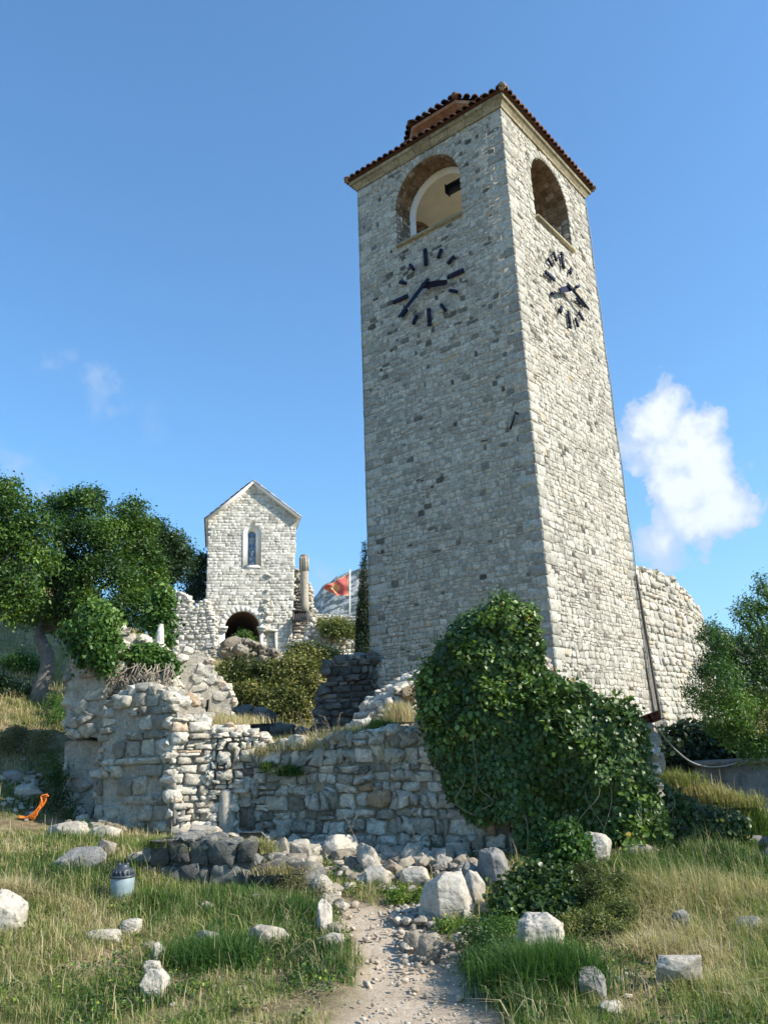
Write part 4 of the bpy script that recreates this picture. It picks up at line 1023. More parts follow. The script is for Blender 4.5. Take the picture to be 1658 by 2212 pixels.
# flag
fb = W(755, 1345, 44.8); fp = empty('flagpole', fb, 'white flagpole flying a faded red flag in front of the mountain', 'flagpole')
acc = Acc(); ft = W(755.5, 1231, 44.8); acc.tube([fb, (fb+ft)/2, ft], [.042, .038, .034], 10); acc.tube([ft, ft+Z*.05], [.06, .02], 8); build(acc, 'pole', M_POLE, fp, smooth=True)
nu, nv = 40, 24; T0 = W(753, 1239, 44.7); B0 = W(753, 1287, 44.7); T1 = W(697, 1269, 44.4); B1 = W(704, 1276, 44.9)
def flagp(u, v):
    top = T0+(T1-T0)*u; bot = B0+(B1-B0)*u+Z*(-.10*math.sin(u*3.14)+.10*math.sin(u*9)*u); p = top+(bot-top)*v
    return p+np.array([0, .12*math.sin(u*13+v*3)*(.2+u)+.06*math.sin(v*9+u*5), .03*math.sin(u*17+v*4)*u])
acc = Acc(); V = np.array([flagp(i/nu, j/nv) for i in range(nu+1) for j in range(nv+1)]); I = np.arange((nu+1)*(nv+1)).reshape(nu+1, nv+1)
F = np.stack([I[:-1, :-1].ravel(), I[1:, :-1].ravel(), I[1:, 1:].ravel(), I[:-1, 1:].ravel()], 1)
edge = np.array([(i < 2 or i >= nu-1 or j < 1 or j >= nv-1) for i in range(nu) for j in range(nv)])
def eagle(u, v):
    x = (u-.56)/.20; y = (v-.5)/.33
    if abs(x) > 1 or abs(y) > 1: return False
    if abs(x) < .28 and -.45 < y < .6: return True                      # body
    if .2 < abs(x) < .95 and -.75+.5*abs(x) < y < .55-.5*abs(x)+.25: return True   # wings
    if .05 < abs(x) < .4 and -.95 < y < -.4: return True                # heads
    return abs(x) < .4-.2*y and .6 <= y < .95                            # tail
eg = np.array([eagle((i+.5)/nu, (j+.5)/nv) for i in range(nu) for j in range(nv)])
gold = eg | edge; acc.add(V, [F[~gold]], 0); acc.add(V, [F[gold]], 1)
build(acc, 'flag', [M_FLAG, M_GOLD], fp, smooth=True)

# ------------------------------------------------------------------ near ruins
def W0(x, y, Y):
    return W(x, y, Y)
# 1 front wall
P0 = W(495, 1810, 11.4)
def fw_rnd(u, v, g):
    r = .35+.5*g.rand(len(u)); w = g.rand(len(u)); r[w > .965] = .93; r[w < .07] = .15; r[(w > .8) & (w < .9)] = .98; return r
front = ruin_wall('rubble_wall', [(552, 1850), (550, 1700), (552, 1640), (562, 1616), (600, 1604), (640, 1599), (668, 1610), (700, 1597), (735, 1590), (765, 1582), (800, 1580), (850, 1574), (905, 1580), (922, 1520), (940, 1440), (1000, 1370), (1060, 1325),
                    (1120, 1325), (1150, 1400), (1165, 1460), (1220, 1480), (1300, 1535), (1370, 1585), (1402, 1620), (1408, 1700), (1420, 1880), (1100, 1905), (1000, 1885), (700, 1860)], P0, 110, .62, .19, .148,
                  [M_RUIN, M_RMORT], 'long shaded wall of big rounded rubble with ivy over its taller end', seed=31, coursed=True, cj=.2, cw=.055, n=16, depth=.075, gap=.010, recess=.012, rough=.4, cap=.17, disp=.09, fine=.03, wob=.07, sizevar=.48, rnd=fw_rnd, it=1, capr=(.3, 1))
ruin_wall('gate_pillar', [(512, 1830), (515, 1712), (516, 1690), (524, 1662), (545, 1660), (552, 1668), (553, 1835)], P0+azv(110)*.0+azv(200)*.03, 110, .55, .24, .19, [M_RUIN, M_RMORT], 'short pillar of squared grey blocks at the doorway of the ruin', 'pillar', seed=32, jit=.1, n=14, depth=.05, gap=.01, cap=.14, coursed=True, it=1)
acc = Acc(); t = azv(110); nn = azv(200); q = px_poly([(495, 1822), (515, 1706)], P0, t, nn)
acc.box(P0*[1, 1, 0]+t*(q[0][0]+q[1][0])/2+Z*(q[0][1]+q[1][1]-.1)/2+nn*.10, (q[1][0]-q[0][0])/2, .16, (q[1][1]-q[0][1]+.1)/2, [t, nn, Z], rnd=.8)
acc.box(P0*[1, 1, 0]+t*(q[1][0]+.10)+Z*(q[1][1]-.01)+nn*.05, .11, .12, .022, [t, nn, Z], rnd=1)
o = build(acc, 'stone_slab', M_ROCK, loc=P0+t*.1+Z*.0); tag(o, 'upright smooth pale slab forming the jamb of the ruined doorway', 'stone slab')
# 2 pale masonry lump at the foot of the tower
PL = W(860, 1560, 12.7)
ruin_wall('masonry_stump', [(770, 1640), (778, 1575), (800, 1545), (830, 1510), (848, 1496), (880, 1474), (900, 1455), (925, 1452), (950, 1490), (980, 1500), (985, 1640)], PL, 72, .9, .22, .11,
          [M_PALE, M_PMORT], 'sunlit broken lump of pale masonry at the foot of the clock tower', 'masonry', seed=33, coursed=True, cj=.2, recess=.04, n=12, depth=.07, gap=.02, cap=.22, rough=.2, rnd=lambda u, v, g: .1+.8*g.rand(len(u)))
acc = Acc(); c = onp(886, 1496, PL-azv(-18)*.12, azv(162)); V, F = rock_verts(77, 3, 6, .02, .62)
V = V*[.13, .13, .10]; acc.add(V+c, [F], 0, .5); o = build(acc, 'squared_block', M_BROWN, loc=c-Z*.1); tag(o, 'ochre squared block perched on the pale masonry below the tower', 'block')
# 3 wall fragments in the tower's shadow, their shade also put into dark stone
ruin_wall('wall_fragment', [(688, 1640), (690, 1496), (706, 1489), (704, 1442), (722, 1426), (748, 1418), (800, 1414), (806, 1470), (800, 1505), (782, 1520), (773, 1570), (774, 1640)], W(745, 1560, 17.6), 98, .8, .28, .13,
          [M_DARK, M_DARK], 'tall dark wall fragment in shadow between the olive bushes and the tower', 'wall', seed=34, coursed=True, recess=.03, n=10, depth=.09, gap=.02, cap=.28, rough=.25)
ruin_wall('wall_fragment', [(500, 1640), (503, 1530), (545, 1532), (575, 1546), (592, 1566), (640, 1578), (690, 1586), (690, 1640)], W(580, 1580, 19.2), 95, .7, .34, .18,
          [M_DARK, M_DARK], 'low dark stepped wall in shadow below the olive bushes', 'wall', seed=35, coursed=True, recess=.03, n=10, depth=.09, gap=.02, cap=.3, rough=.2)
# 4 plaster ruin
PA = W(180, 1776, 12.1)
def a_rnd(u, v, g): return .42+.25*g.rand(len(u))
ruin_wall('ruined_tower_wall', [(140, 1592), (144, 1500), (150, 1430), (165, 1395), (190, 1375), (215, 1400), (228, 1470), (232, 1592), (222, 1596), (180, 1590), (160, 1600)], PA+azv(200)*.22, 110, 1.2, .24, .17,
          [M_RUIN, M_PMORT], 'upper half of the tall grey plastered wall stump overhanging under ivy', seed=41, jit=.35, n=14, depth=.035, gap=.012, rough=.6, cap=.17, fill=.5, rnd=a_rnd, disp=.13, fine=.05, wob=.12)
ruin_wall('ruined_tower_wall', [(132, 1800), (138, 1700), (140, 1600), (215, 1600), (215, 1800)], PA-azv(200)*.05, 110, 1.0, .24, .17,
          [M_RUIN, M_PMORT], 'recessed lower half of the tall wall stump beneath the overhang', seed=42, jit=.35, n=14, depth=.035, gap=.012, rough=.6, cap=0, fill=.5, rnd=a_rnd, disp=.13, fine=.05, wob=.12)
PB = W(211, 1783, 11.4)
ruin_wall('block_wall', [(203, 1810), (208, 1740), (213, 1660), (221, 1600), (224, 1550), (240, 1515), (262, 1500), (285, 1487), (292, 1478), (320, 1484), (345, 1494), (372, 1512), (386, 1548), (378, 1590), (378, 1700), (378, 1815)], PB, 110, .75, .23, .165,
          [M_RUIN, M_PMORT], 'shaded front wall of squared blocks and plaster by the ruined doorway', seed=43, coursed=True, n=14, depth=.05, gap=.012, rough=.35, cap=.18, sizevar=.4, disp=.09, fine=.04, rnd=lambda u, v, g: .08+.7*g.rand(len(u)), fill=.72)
PC = onp(379, 1790, PB, azv(200))
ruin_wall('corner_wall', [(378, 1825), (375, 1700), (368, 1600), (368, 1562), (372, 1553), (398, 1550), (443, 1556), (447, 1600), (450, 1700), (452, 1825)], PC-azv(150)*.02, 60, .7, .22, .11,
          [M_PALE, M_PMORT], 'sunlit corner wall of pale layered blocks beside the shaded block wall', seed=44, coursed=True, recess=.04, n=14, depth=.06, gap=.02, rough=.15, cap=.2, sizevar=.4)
PD = onp(447, 1800, PC, azv(150))
ruin_wall('drystone_wall', [(446, 1825), (445, 1590), (460, 1574), (500, 1570), (545, 1582), (572, 1590), (585, 1600), (565, 1640), (520, 1690), (503, 1705), (500, 1825)], PD, 78, .7, .15, .105,
          [M_PALE, M_PMORT], 'bright sunlit drystone wall of small white stones in the doorway', seed=45, coursed=True, cj=.2, cw=.05, recess=.05, n=14, depth=.07, gap=.012, rough=.3, cap=.2, sizevar=.4, rnd=lambda u, v, g: .35+.65*g.rand(len(u)))
PE = W(440, 1560, 14.4)
ruin_wall('plastered_wall', [(362, 1640), (372, 1500), (376, 1402), (392, 1399), (410, 1404), (440, 1406), (452, 1420), (462, 1450), (478, 1474), (498, 1490), (505, 1510), (500, 1545), (530, 1566), (545, 1590), (545, 1640)], PE, 72, .8, .20, .13,
          [M_PALE, M_PMORT], 'pale plastered wall falling away in a jagged diagonal edge below the chapel', seed=46, jit=.35, n=12, depth=.04, gap=.014, rough=.6, cap=.16, disp=.1, fine=.05, wob=.12, fill=.5, rnd=lambda u, v, g: .35+.35*g.rand(len(u)))
PG = W(290, 1500, 12.9)
ruin_wall('broken_crest', [(205, 1600), (222, 1450), (228, 1400), (240, 1365), (262, 1356), (290, 1372), (312, 1380), (338, 1392), (350, 1396), (368, 1412), (380, 1500), (385, 1600)], PG, 72, 1.2, .2, .14,
          [M_PALE, M_PMORT], 'crumbling pale rubble crest behind ivy on top of the plaster ruin', seed=47, coursed=True, cj=.25, cw=.06, recess=.05, n=12, depth=.10, gap=.02, rough=.5, cap=.22, disp=.15, fine=.05, sizevar=.5)
acc = Acc(); p = [W(343, 1400, 12.7), W(346, 1372, 12.7), W(349, 1348, 12.7)]
acc.tube([p[0]-Z*.3, p[0], p[1], p[2]], [.10, .09, .07, .035], 6, 0, .8); o = build(acc, 'standing_stone', M_PALE, loc=p[0]); tag(o, 'thin pointed upright stone on the broken crest', 'stone')
# square protruding blocks on the corner
for i, (x0, x1, y0, y1, Y, az, lab) in enumerate([(370, 411, 1563, 1590, 11.12, 110, 'big pale squared block jutting from the corner of the ruin'), (395, 440, 1602, 1618, 11.30, 70, 'long flat pale block laid under the jutting corner block'),
                                             (390, 441, 1685, 1697, 11.28, 60, 'thin pale ledge stone over the dark slot in the corner wall'), (387, 398, 1725, 1790, 11.02, 60, 'narrow upright pale post stone at the foot of the corner'),
                                             (366, 386, 1715, 1790, 10.98, 110, 'mossy grey upright post stone at the foot of the corner')]):
    a = W(x0, y1, Y); b = W(x1, y0, Y); c = (a+b)/2; t = azv(az); acc = Acc(); V, F = rock_verts(100+i, 3, 4, .012, .9)
    m = np.sign(V)*np.abs(V)**.6; m = m/np.abs(m).max(0)
    acc.add(c+m[:, :1]*t*abs(b[0]-a[0])/2/max(.5, abs(t[0]))+m[:, 1:2]*azv(az-90)*.14+m[:, 2:]*Z*(b[2]-a[2])/2+azv(az-90)*.08, [F], 0, .8 if i != 4 else .2)
    o = build(acc, 'ashlar_block', M_ROCK if i != 4 else M_GREY, loc=c-Z*(b[2]-a[2])/2); tag(o, lab, 'block')
# 5 low foreground wall
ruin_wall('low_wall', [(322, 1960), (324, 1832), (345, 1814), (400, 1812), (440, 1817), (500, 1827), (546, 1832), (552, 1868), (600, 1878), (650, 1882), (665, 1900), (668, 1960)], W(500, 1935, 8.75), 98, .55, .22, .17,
          [M_DARK, M_DARK], 'low dark remnant of a block wall in the grass in front of the ruins', seed=48, jit=.16, coursed=True, cj=.18, n=16, depth=.05, gap=.012, recess=.03, rough=.3, cap=.17, sizevar=.35, capr=(.6, 1))  # crest stones coloured paler as sunlit; dark face carries soot and its shade
# 6 concrete tank block at right, rusty channel, cable
a = W(1520, 1700, 12.2); acc = Acc(); top = W(1560, 1652, 12.2)[2]
acc.box(np.array([a[0]+1.0, 12.7, top/2-.2]), 1.0, .5, top/2+.2); acc.box(np.array([a[0]+1.0, 12.68, top+.03]), 1.05, .56, .03)
o = build(acc, 'concrete_tank', M_CONC, loc=(a[0]+1, 12.7, .5)); tag(o, 'low dark concrete tank with flat rim under the tree', 'tank')
acc = Acc(); c = W(1398, 1553, 10.0); d = W(1424, 1542, 10.0)-W(1371, 1562, 10.0); d /= np.linalg.norm(d); up = np.cross(d, np.array([0, 1., 0])); up /= np.linalg.norm(up); up = up if up[2] > 0 else -up; yy = np.cross(up, d)
acc.box(c, .155, .006, .05, [d, yy, up]); acc.box(c+up*.05-yy*.05, .155, .05, .005, [d, yy, up]); acc.box(c-up*.05-yy*.05, .155, .05, .005, [d, yy, up]); acc.box(c+d*.03-yy*.05, .006, .05, .05, [d, yy, up]); acc.box(c-d*.152-yy*.05, .004, .05, .05, [d, yy, up])
o = build(acc, 'steel_channel', M_RUST, loc=c); tag(o, 'rusty red steel channel lying tilted on the wall end by the ivy', 'metal channel')
def catmull(P, k=8):
    P = np.array(P); P = np.vstack([2*P[0]-P[1], P, 2*P[-1]-P[-2]]); o = []
    for i in range(1, len(P)-2):
        for s in range(k):
            t = s/k; o.append(.5*((2*P[i])+(-P[i-1]+P[i+1])*t+(2*P[i-1]-5*P[i]+4*P[i+1]-P[i+2])*t*t+(-P[i-1]+3*P[i]-3*P[i+1]+P[i+2])*t**3))
    o.append(P[-2]); return np.array(o)
acc = Acc(); acc.tube(catmull([W(x, y, Y) for x, y, Y in ((1400, 1560, 10.05), (1420, 1576, 10.2), (1437, 1597, 10.4), (1458, 1620, 10.7), (1490, 1645, 11.2), (1525, 1656, 11.8), (1560, 1655, 12.0), (1590, 1648, 12.1))]), .011, 6)
o = build(acc, 'cable', M_CABLE, loc=W(1437, 1597, 10.4), smooth=True); tag(o, 'grey cable sagging from the rusty channel to the concrete tank', 'cable')
# orange hose
acc = Acc(); g = np.random.RandomState(2)
HP = [(104, 1722), (96, 1726), (90, 1738), (84, 1750), (72, 1763), (58, 1772), (44, 1777)]
for k in range(5):
    pts = [W(x+g.uniform(-7, 7), y+(k-2)*3, 11.5+.02*k) for x, y in HP]
    for p in pts: p[2] = max(p[2], ht1(p[0], p[1])+.03)
    acc.tube(catmull(pts), .010, 6)
o = build(acc, 'hose', M_ORANGE, loc=W(72, 1763, 11.5), smooth=True); tag(o, 'bundle of bright orange hose lying on the dirt bank', 'hose')
# plastic jar
jb = G(263, 1950); jd = np.linalg.norm(jb-EYE); s = 1/FPX*jd*1.0; jr = 22*s; jh = 46*s
jar = empty('plastic_jar', jb, 'milky blue plastic jar with dark screw lid standing in the grass', 'jar')
def lathe(acc, c, prof, n=28, rnd=.5):
    th = np.arange(n)*2*math.pi/n; V = np.concatenate([[c+np.array([r*math.cos(t), r*math.sin(t), z]) for t in th] for r, z in prof]); F = []
    for k in range(len(prof)-1):
        for j in range(n): F.append([k*n+j, k*n+(j+1) % n, (k+1)*n+(j+1) % n, (k+1)*n+j])
    acc.add(V, [F], 0, rnd)
acc = Acc(); lathe(acc, jb, [(.001, -.02), (jr*.88, -.02), (jr*.93, jh*.1), (jr*.98, jh*.6), (jr, jh*.93), (jr*.9, jh)]); build(acc, 'body', M_JAR, jar, smooth=True)
acc = Acc(); lathe(acc, jb, [(jr*1.02, jh*.92), (jr*1.1, jh*.95), (jr*1.1, jh*1.0), (jr*.86, jh*1.02), (jr*.82, jh*1.22), (jr*.78, jh*1.25), (jr*.5, jh*1.25), (jr*.5, jh*1.38), (jr*.38, jh*1.42), (.001, jh*1.42)])
for k in range(16):
    th = 2*math.pi*k/16; d = np.array([math.cos(th), math.sin(th), 0]); acc.box(jb+d*jr*.84+Z*jh*1.12, .008, .008, jh*.09, [d, np.cross(Z, d), Z])
build(acc, 'lid', M_JLID, jar)
for s_ in (-1, 1):
    acc = Acc(); acc.tube([jb+np.array([s_*jr*.34, 0, jh*1.36]), jb+np.array([s_*jr*.34, 0, jh*1.47])], jr*.16, 10)
    build(acc, 'lid_knob', M_JLID, jar)

#@@PART2@@
# ------------------------------------------------------------------ vegetation
def nrmz(v): return v/(np.linalg.norm(v, axis=-1, keepdims=True)+1e-9)
def leaves(acc, P, N, size, g, rnd, w=.5, droop=0., shape='rhomb', fold=.18, mat=0):
    n = len(P); N = nrmz(N); a = g.randn(n, 3)+np.array([0, 0, -droop]); a = nrmz(a-(a*N).sum(1, keepdims=True)*N); b = np.cross(N, a)
    s = (size*(g.uniform(.6, 1.25, n)))[:, None]
    if shape == 'rhomb':
        T = [(0, 0, 0), (.45, w/2, fold*w), (1, 0, 0), (.45, -w/2, fold*w)]; F = np.array([[0, 1, 2], [0, 2, 3]])
    else:
        T = [(0, 0, 0), (.05, .32, fold*.3), (.5, .42, fold*.45), (1.05, 0, -.05), (.5, -.42, fold*.45), (.05, -.32, fold*.3)]; F = np.array([[0, 1, 2], [0, 2, 3], [0, 3, 4], [0, 4, 5]])
    V = np.stack([P+s*(t[0]*a+t[1]*b+t[2]*N) for t in T], 1); k = len(T)
    acc.add(V.reshape(-1, 3), [(F[None]+(np.arange(n)*k)[:, None, None]).reshape(-1, 3)], mat, np.repeat(np.clip(rnd, 0, 1), k))
def B(px, py, Y, r, fy=1., fd=1.):
    s = Y/FPX*1.03; return (W(px, py, Y), np.array([r*s, r*s*fd, r*s*fy]))
def crown(acc, blobs, n, size, seed, per=14, clump=.09, w=.5, base=.42, spread=.22, up=.35, droop=.2, inner=.16, shape='rhomb', lump=.35, lumpf=2.2, mat=0):
    g = np.random.RandomState(seed); C = np.array([b[0] for b in blobs]); R = np.array([b[1] for b in blobs])
    A = (R[:, 0]*R[:, 2]+R[:, 0]*R[:, 1]+R[:, 1]*R[:, 2]); m = int(n/per); out = []; D = []
    while len(out) < m:
        k = g.choice(len(C), size=m, p=A/A.sum()); d = nrmz(g.randn(m, 3)); d[:, 2] = np.where(d[:, 2] < -.55, -d[:, 2], d[:, 2])
        f = 1-np.abs(g.randn(m))*inner; p = C[k]+d*R[k]*f[:, None]
        p = p+d*R[k]*((fbm(p*lumpf+seed, seed, 3)-.5)*2*lump)[:, None]
        q = np.min(np.where(np.arange(len(C))[None] == k[:, None], 9, np.linalg.norm((p[:, None]-C[None])/R[None], axis=2)), 1)
        ok = q > .72
        for a, b in zip(p[ok], d[ok]): out.append(a); D.append(b)
        if len(C) == 1 and not ok.all(): pass
    out = np.array(out[:m]); D = np.array(D[:m]); tone = fbm(out*1.7+5, seed+2, 3)
    P = np.repeat(out, per, 0)+g.randn(m*per, 3)*clump; N = np.repeat(D, per, 0)*.7+g.randn(m*per, 3)*.75+np.array([0, 0, up])
    rnd = base+(np.repeat(tone, per)-.5)*1.1+np.repeat(g.randn(m)*.07, per)+g.randn(m*per)*spread*.5
    leaves(acc, P, N, size, g, rnd, w, droop, shape, mat=mat)
def lumps(blobs, k, seed, f=.42, core=.8):
    g = np.random.RandomState(seed); out = []
    for c, R in blobs:
        out.append((c, R*core))
        for _ in range(k):
            d = nrmz(g.randn(3)); d[2] = abs(d[2])*.9-.25; d = nrmz(d); q = g.uniform(.7, 1.25)*f; out.append((c+d*R*.82, R*q))
    return out
def branchy(acc, root, tips, r0, seed, wig=.08, r1=.012):
    g = np.random.RandomState(seed)
    for t in tips:
        k = 6; P = [root+(t-root)*s+g.randn(3)*wig*s*np.linalg.norm(t-root)*.5 for s in np.linspace(0, 1, k)]
        acc.tube(catmull(P, 3), np.linspace(r0, r1, (k-1)*3+1), 7, rnd=g.rand())
def ground_z(p): return ht1(p[0], p[1])

def tree(name, label, blobs, trunk, r0, n, size, mat, seed, group=None, cat='tree', tips=None, lump_n=5, **kw):
    base = trunk[0]; t = empty(name, base, label, cat, group)
    acc = Acc(); crown(acc, lumps(blobs, lump_n, seed) if lump_n else blobs, n, size, seed, **kw); build(acc, 'crown', mat, t)
    acc = Acc(); tr = catmull(trunk, 6); acc.tube(tr, np.linspace(r0, r0*.5, len(tr)), 12, rnd=.5)
    g = np.random.RandomState(seed+1)
    for c, R in blobs[::1][:(tips or 14)]: branchy(acc, tr[-1-g.randint(0, max(1, len(tr)//3))], [c+g.randn(3)*R*.3], r0*.42, seed+int(g.rand()*99))
    build(acc, 'trunk', M_BARK, t, smooth=True); return t
LT = 17.
tree('laurel_tree', 'large glossy green tree cropped by the picture edge, twin of the trunked one', [B(30, 1112, 14.6, 48), B(72, 1150, 14.6, 40), B(20, 1190, 14.6, 62), B(70, 1215, 14.8, 45), B(45, 1270, 14.4, 55), B(5, 1320, 14.4, 55), B(-60, 1180, 14.6, 95), B(-70, 1300, 14.6, 90), B(20, 1060, 14.8, 24), B(-30, 1090, 14.8, 60)],
     [G(-60, 1560), W(-55, 1450, 14.6), W(-40, 1350, 14.6), W(-10, 1260, 14.6)], .15, 26000, .085, M_LTREE, 3, clump=.1, base=.55)
tree('laurel_tree', 'dense tree with leaning grey trunk growing behind the ivy covered wall stump', [B(190, 1098, 17, 44), B(150, 1112, 17, 38), B(168, 1165, 16.7, 58), B(215, 1180, 16.7, 55), B(262, 1165, 17, 48), B(278, 1112, 17, 30), B(300, 1140, 17.3, 28), B(232, 1250, 16.5, 62), B(300, 1225, 17.4, 48),
      B(150, 1240, 16.8, 50), B(110, 1270, 17.2, 52), B(175, 1320, 16.5, 56), B(115, 1340, 16.8, 42), B(325, 1270, 17.5, 36), B(270, 1320, 16.6, 52), B(310, 1335, 16.6, 38), B(60, 1330, 17.4, 40), B(228, 1345, 16.2, 40), B(120, 1100, 17.2, 26), B(295, 1180, 17.2, 36)],
     [W(80, 1520, 16.4), W(90, 1480, 16.4), W(103, 1440, 16.4), W(100, 1405, 16.5), W(86, 1372, 16.7), W(110, 1320, 16.9), W(160, 1260, 17)], .17, 62000, .075, M_LTREE, 4, clump=.09, base=.46, tips=16)
tree('oak_tree', 'dark rounded tree seen between the laurel crown and the chapel', [B(335, 1172, 25, 34), B(368, 1185, 25, 36), B(350, 1225, 25, 45), B(390, 1222, 25, 22), B(345, 1255, 25, 34), B(395, 1205, 25.3, 18), B(320, 1165, 25.3, 28)],
     [G(350, 1420)*[0, 0, 0]+np.array([W(350, 1300, 25)[0], 25, 4.6]), W(352, 1290, 25), W(355, 1240, 25)], .14, 16000, .10, M_LDARK, 5, clump=.14, base=.42)
tree('oak_tree', 'small dark tree tucked against the chapel side wall', [B(430, 1228, 46.5, 22), B(425, 1255, 46.5, 24), B(436, 1285, 46.5, 24), B(446, 1215, 47, 16), B(415, 1290, 47, 18)],
     [W(430, 1330, 46.5), W(430, 1300, 46.5), W(430, 1270, 46.5)], .13, 7000, .16, M_LDARK, 6, clump=.2, base=.3)
# cypress
acc = Acc(); cb = []
for y in range(1178, 1420, 9):
    f = (y-1174)/240.; r = 2.2+13*min(1, f*1.25)**.8; cb.append(B(787-2.5*f, y, 26, r, 1.4))
for y in range(1310, 1420, 12): cb.append(B(777, y, 25.8, 3+6*(y-1300)/120, 1.3))
cyp = empty('cypress_tree', W(785, 1425, 26), 'slim dark cypress rising close beside the clock tower', 'tree')
crown(acc, cb, 16000, .075, 8, per=10, clump=.045, base=.5, up=1.2, droop=-2., lump=.25, lumpf=5, w=.35); build(acc, 'crown', M_CYP, cyp)
acc = Acc(); acc.tube([W(785, 1440, 26), W(786, 1330, 26), W(787, 1200, 26)], [.11, .07, .02], 8); build(acc, 'trunk', M_BARK, cyp, smooth=True)
# right tree
RY = 9.6
rbl = [B(1642, 1258, RY, 13), B(1648, 1282, RY, 17), B(1612, 1312, RY, 20), B(1592, 1328, RY, 14), B(1640, 1325, RY, 24), B(1622, 1352, RY, 26), B(1535, 1366, RY, 18), B(1518, 1384, RY, 17), B(1556, 1392, RY-.3, 26), B(1595, 1404, RY, 32), B(1648, 1395, RY, 34), B(1540, 1440, RY, 30), B(1512, 1462, RY, 20),
       B(1492, 1496, RY, 17), B(1560, 1475, RY-.3, 42), B(1615, 1468, RY, 48), B(1528, 1522, RY, 30), B(1575, 1540, RY-.3, 46), B(1635, 1545, RY, 55), B(1600, 1598, RY, 42), B(1650, 1620, RY, 50), B(1552, 1575, RY, 26), B(1700, 1500, RY, 80), B(1700, 1400, RY+.3, 60), B(1720, 1600, RY, 70), B(1690, 1310, RY, 40), B(1570, 1430, RY+.3, 25)]+[(np.array([x, y, z]), np.array([.75, .6, .6])) for x, y, z in ((6.2, 11.4, 1.9), (6.9, 11.6, 2.6), (7.4, 11.0, 2.0), (6.6, 12.2, 2.3), (8.0, 11.8, 3.0))]  # closing five blobs: unseen extra crown, added to shade the tank
tree('willow_tree', 'leafy tree with narrow dark leaves beside the round bastion', rbl, [G(1700, 1900)*[1, 1, 0]+np.array([0, .4, .3]), W(1730, 1760, 9.9), W(1725, 1680, 9.9), W(1715, 1560, 9.8), W(1700, 1450, 9.8)], .09, 115000, .048, M_RTREE, 9, clump=.042, per=12, w=.32, base=.50, up=.5, droop=-.6, inner=.3, lump=.45, lumpf=4, tips=9, spread=.3, lump_n=0)
def shrub(name, label, blobs, n, size, mat, seed, cat='shrub', group=None, loc=None, shape='rhomb', stems=6, stem_mat=None, **kw):
    base = loc if loc is not None else np.array([blobs[0][0][0], blobs[0][0][1], min(c[2]-R[2] for c, R in blobs)])
    t = empty(name, base, label, cat, group); acc = Acc(); crown(acc, blobs, n, size, seed, shape=shape, **kw); build(acc, 'foliage', mat, t)
    if stems:
        acc = Acc(); g = np.random.RandomState(seed)
        for i in range(stems):
            c, R = blobs[g.randint(len(blobs))]; branchy(acc, base+g.randn(3)*[.05, .05, 0], [c+g.randn(3)*R*.4], .015, seed+i, r1=.004)
        build(acc, 'stems', stem_mat or M_TWIG, t)
    return t
shrub('bush', 'big olive green bush growing under the chapel passage', [B(492, 1469, 26, 32), B(530, 1462, 26, 34), B(570, 1466, 26, 36), B(505, 1514, 25.6, 36), B(550, 1519, 25.5, 46), B(600, 1474, 26, 36), B(600, 1524, 25.6, 48), B(590, 1564, 25.4, 34), B(470, 1474, 26.2, 18)], 26000, .095, M_BUSH, 12, clump=.10, base=.40, lump=.6, lumpf=1.6, spread=.45)
shrub('bush', 'taller yellowish bush between olive bush and dark wall fragment', [B(642, 1419, 26.6, 24), B(665, 1432, 26.5, 34), B(700, 1439, 26.5, 34), B(728, 1442, 26.5, 20), B(640, 1469, 26, 46), B(690, 1484, 26, 46), B(650, 1529, 25.6, 44), B(690, 1544, 25.4, 34), B(635, 1564, 25.2, 30)], 26000, .095, M_BUSH, 13, clump=.10, base=.66, lump=.6, lumpf=1.6, spread=.45)
shrub('bush', 'round green bush on the slope below the flagpole', [B(712, 1367, 36.9, 12), B(730, 1362, 36.9, 17), B(750, 1364, 36.9, 15), B(762, 1372, 36.9, 9), B(698, 1355, 37.6, 9)], 6000, .13, M_BUSH, 14, clump=.14, base=.45)
shrub('bush', 'small green bush in the mouth of the chapel passage', [B(530, 1381, 40.9, 9), B(540, 1392, 40.9, 9), B(520, 1375, 41, 6)], 2500, .12, M_LTREE, 15, clump=.12, base=.55)
shrub('ivy_clump', 'bright ivy draped over the top of the tall grey wall stump', [B(208, 1332, 11.68, 24), B(230, 1345, 11.68, 18), B(186, 1362, 11.68, 22), B(170, 1395, 11.78, 16), B(208, 1375, 11.58, 24), B(236, 1385, 11.68, 16), B(220, 1415, 11.58, 20), B(231, 1440, 11.58, 12), B(190, 1420, 11.68, 18), B(165, 1365, 11.88, 20)], 9000, .062, M_IVYL, 16, cat='ivy', shape='ivy', clump=.06, base=.42, droop=1.2, up=.2, lumpf=4)
shrub('ivy_clump', 'bright ivy tuft above hanging dry roots', [B(282, 1425, 12.3, 17), B(305, 1415, 12.3, 20), B(330, 1418, 12.3, 20), B(352, 1428, 12.3, 18), B(370, 1448, 12.3, 12), B(318, 1432, 12.1, 16)], 4500, .055, M_IVYL, 17, cat='ivy', shape='ivy', clump=.05, base=.5, droop=1.2)
shrub('ivy_clump', 'green creeper climbing the wall beside the pointed standing stone', [B(352, 1285, 15.5, 14), B(345, 1325, 15.5, 20), B(362, 1345, 15.5, 14), B(358, 1380, 15.2, 12), B(352, 1410, 15.2, 11), B(366, 1300, 15.6, 10), B(330, 1350, 15.6, 18)], 4500, .07, M_IVYL, 18, cat='ivy', shape='ivy', clump=.07, base=.32)
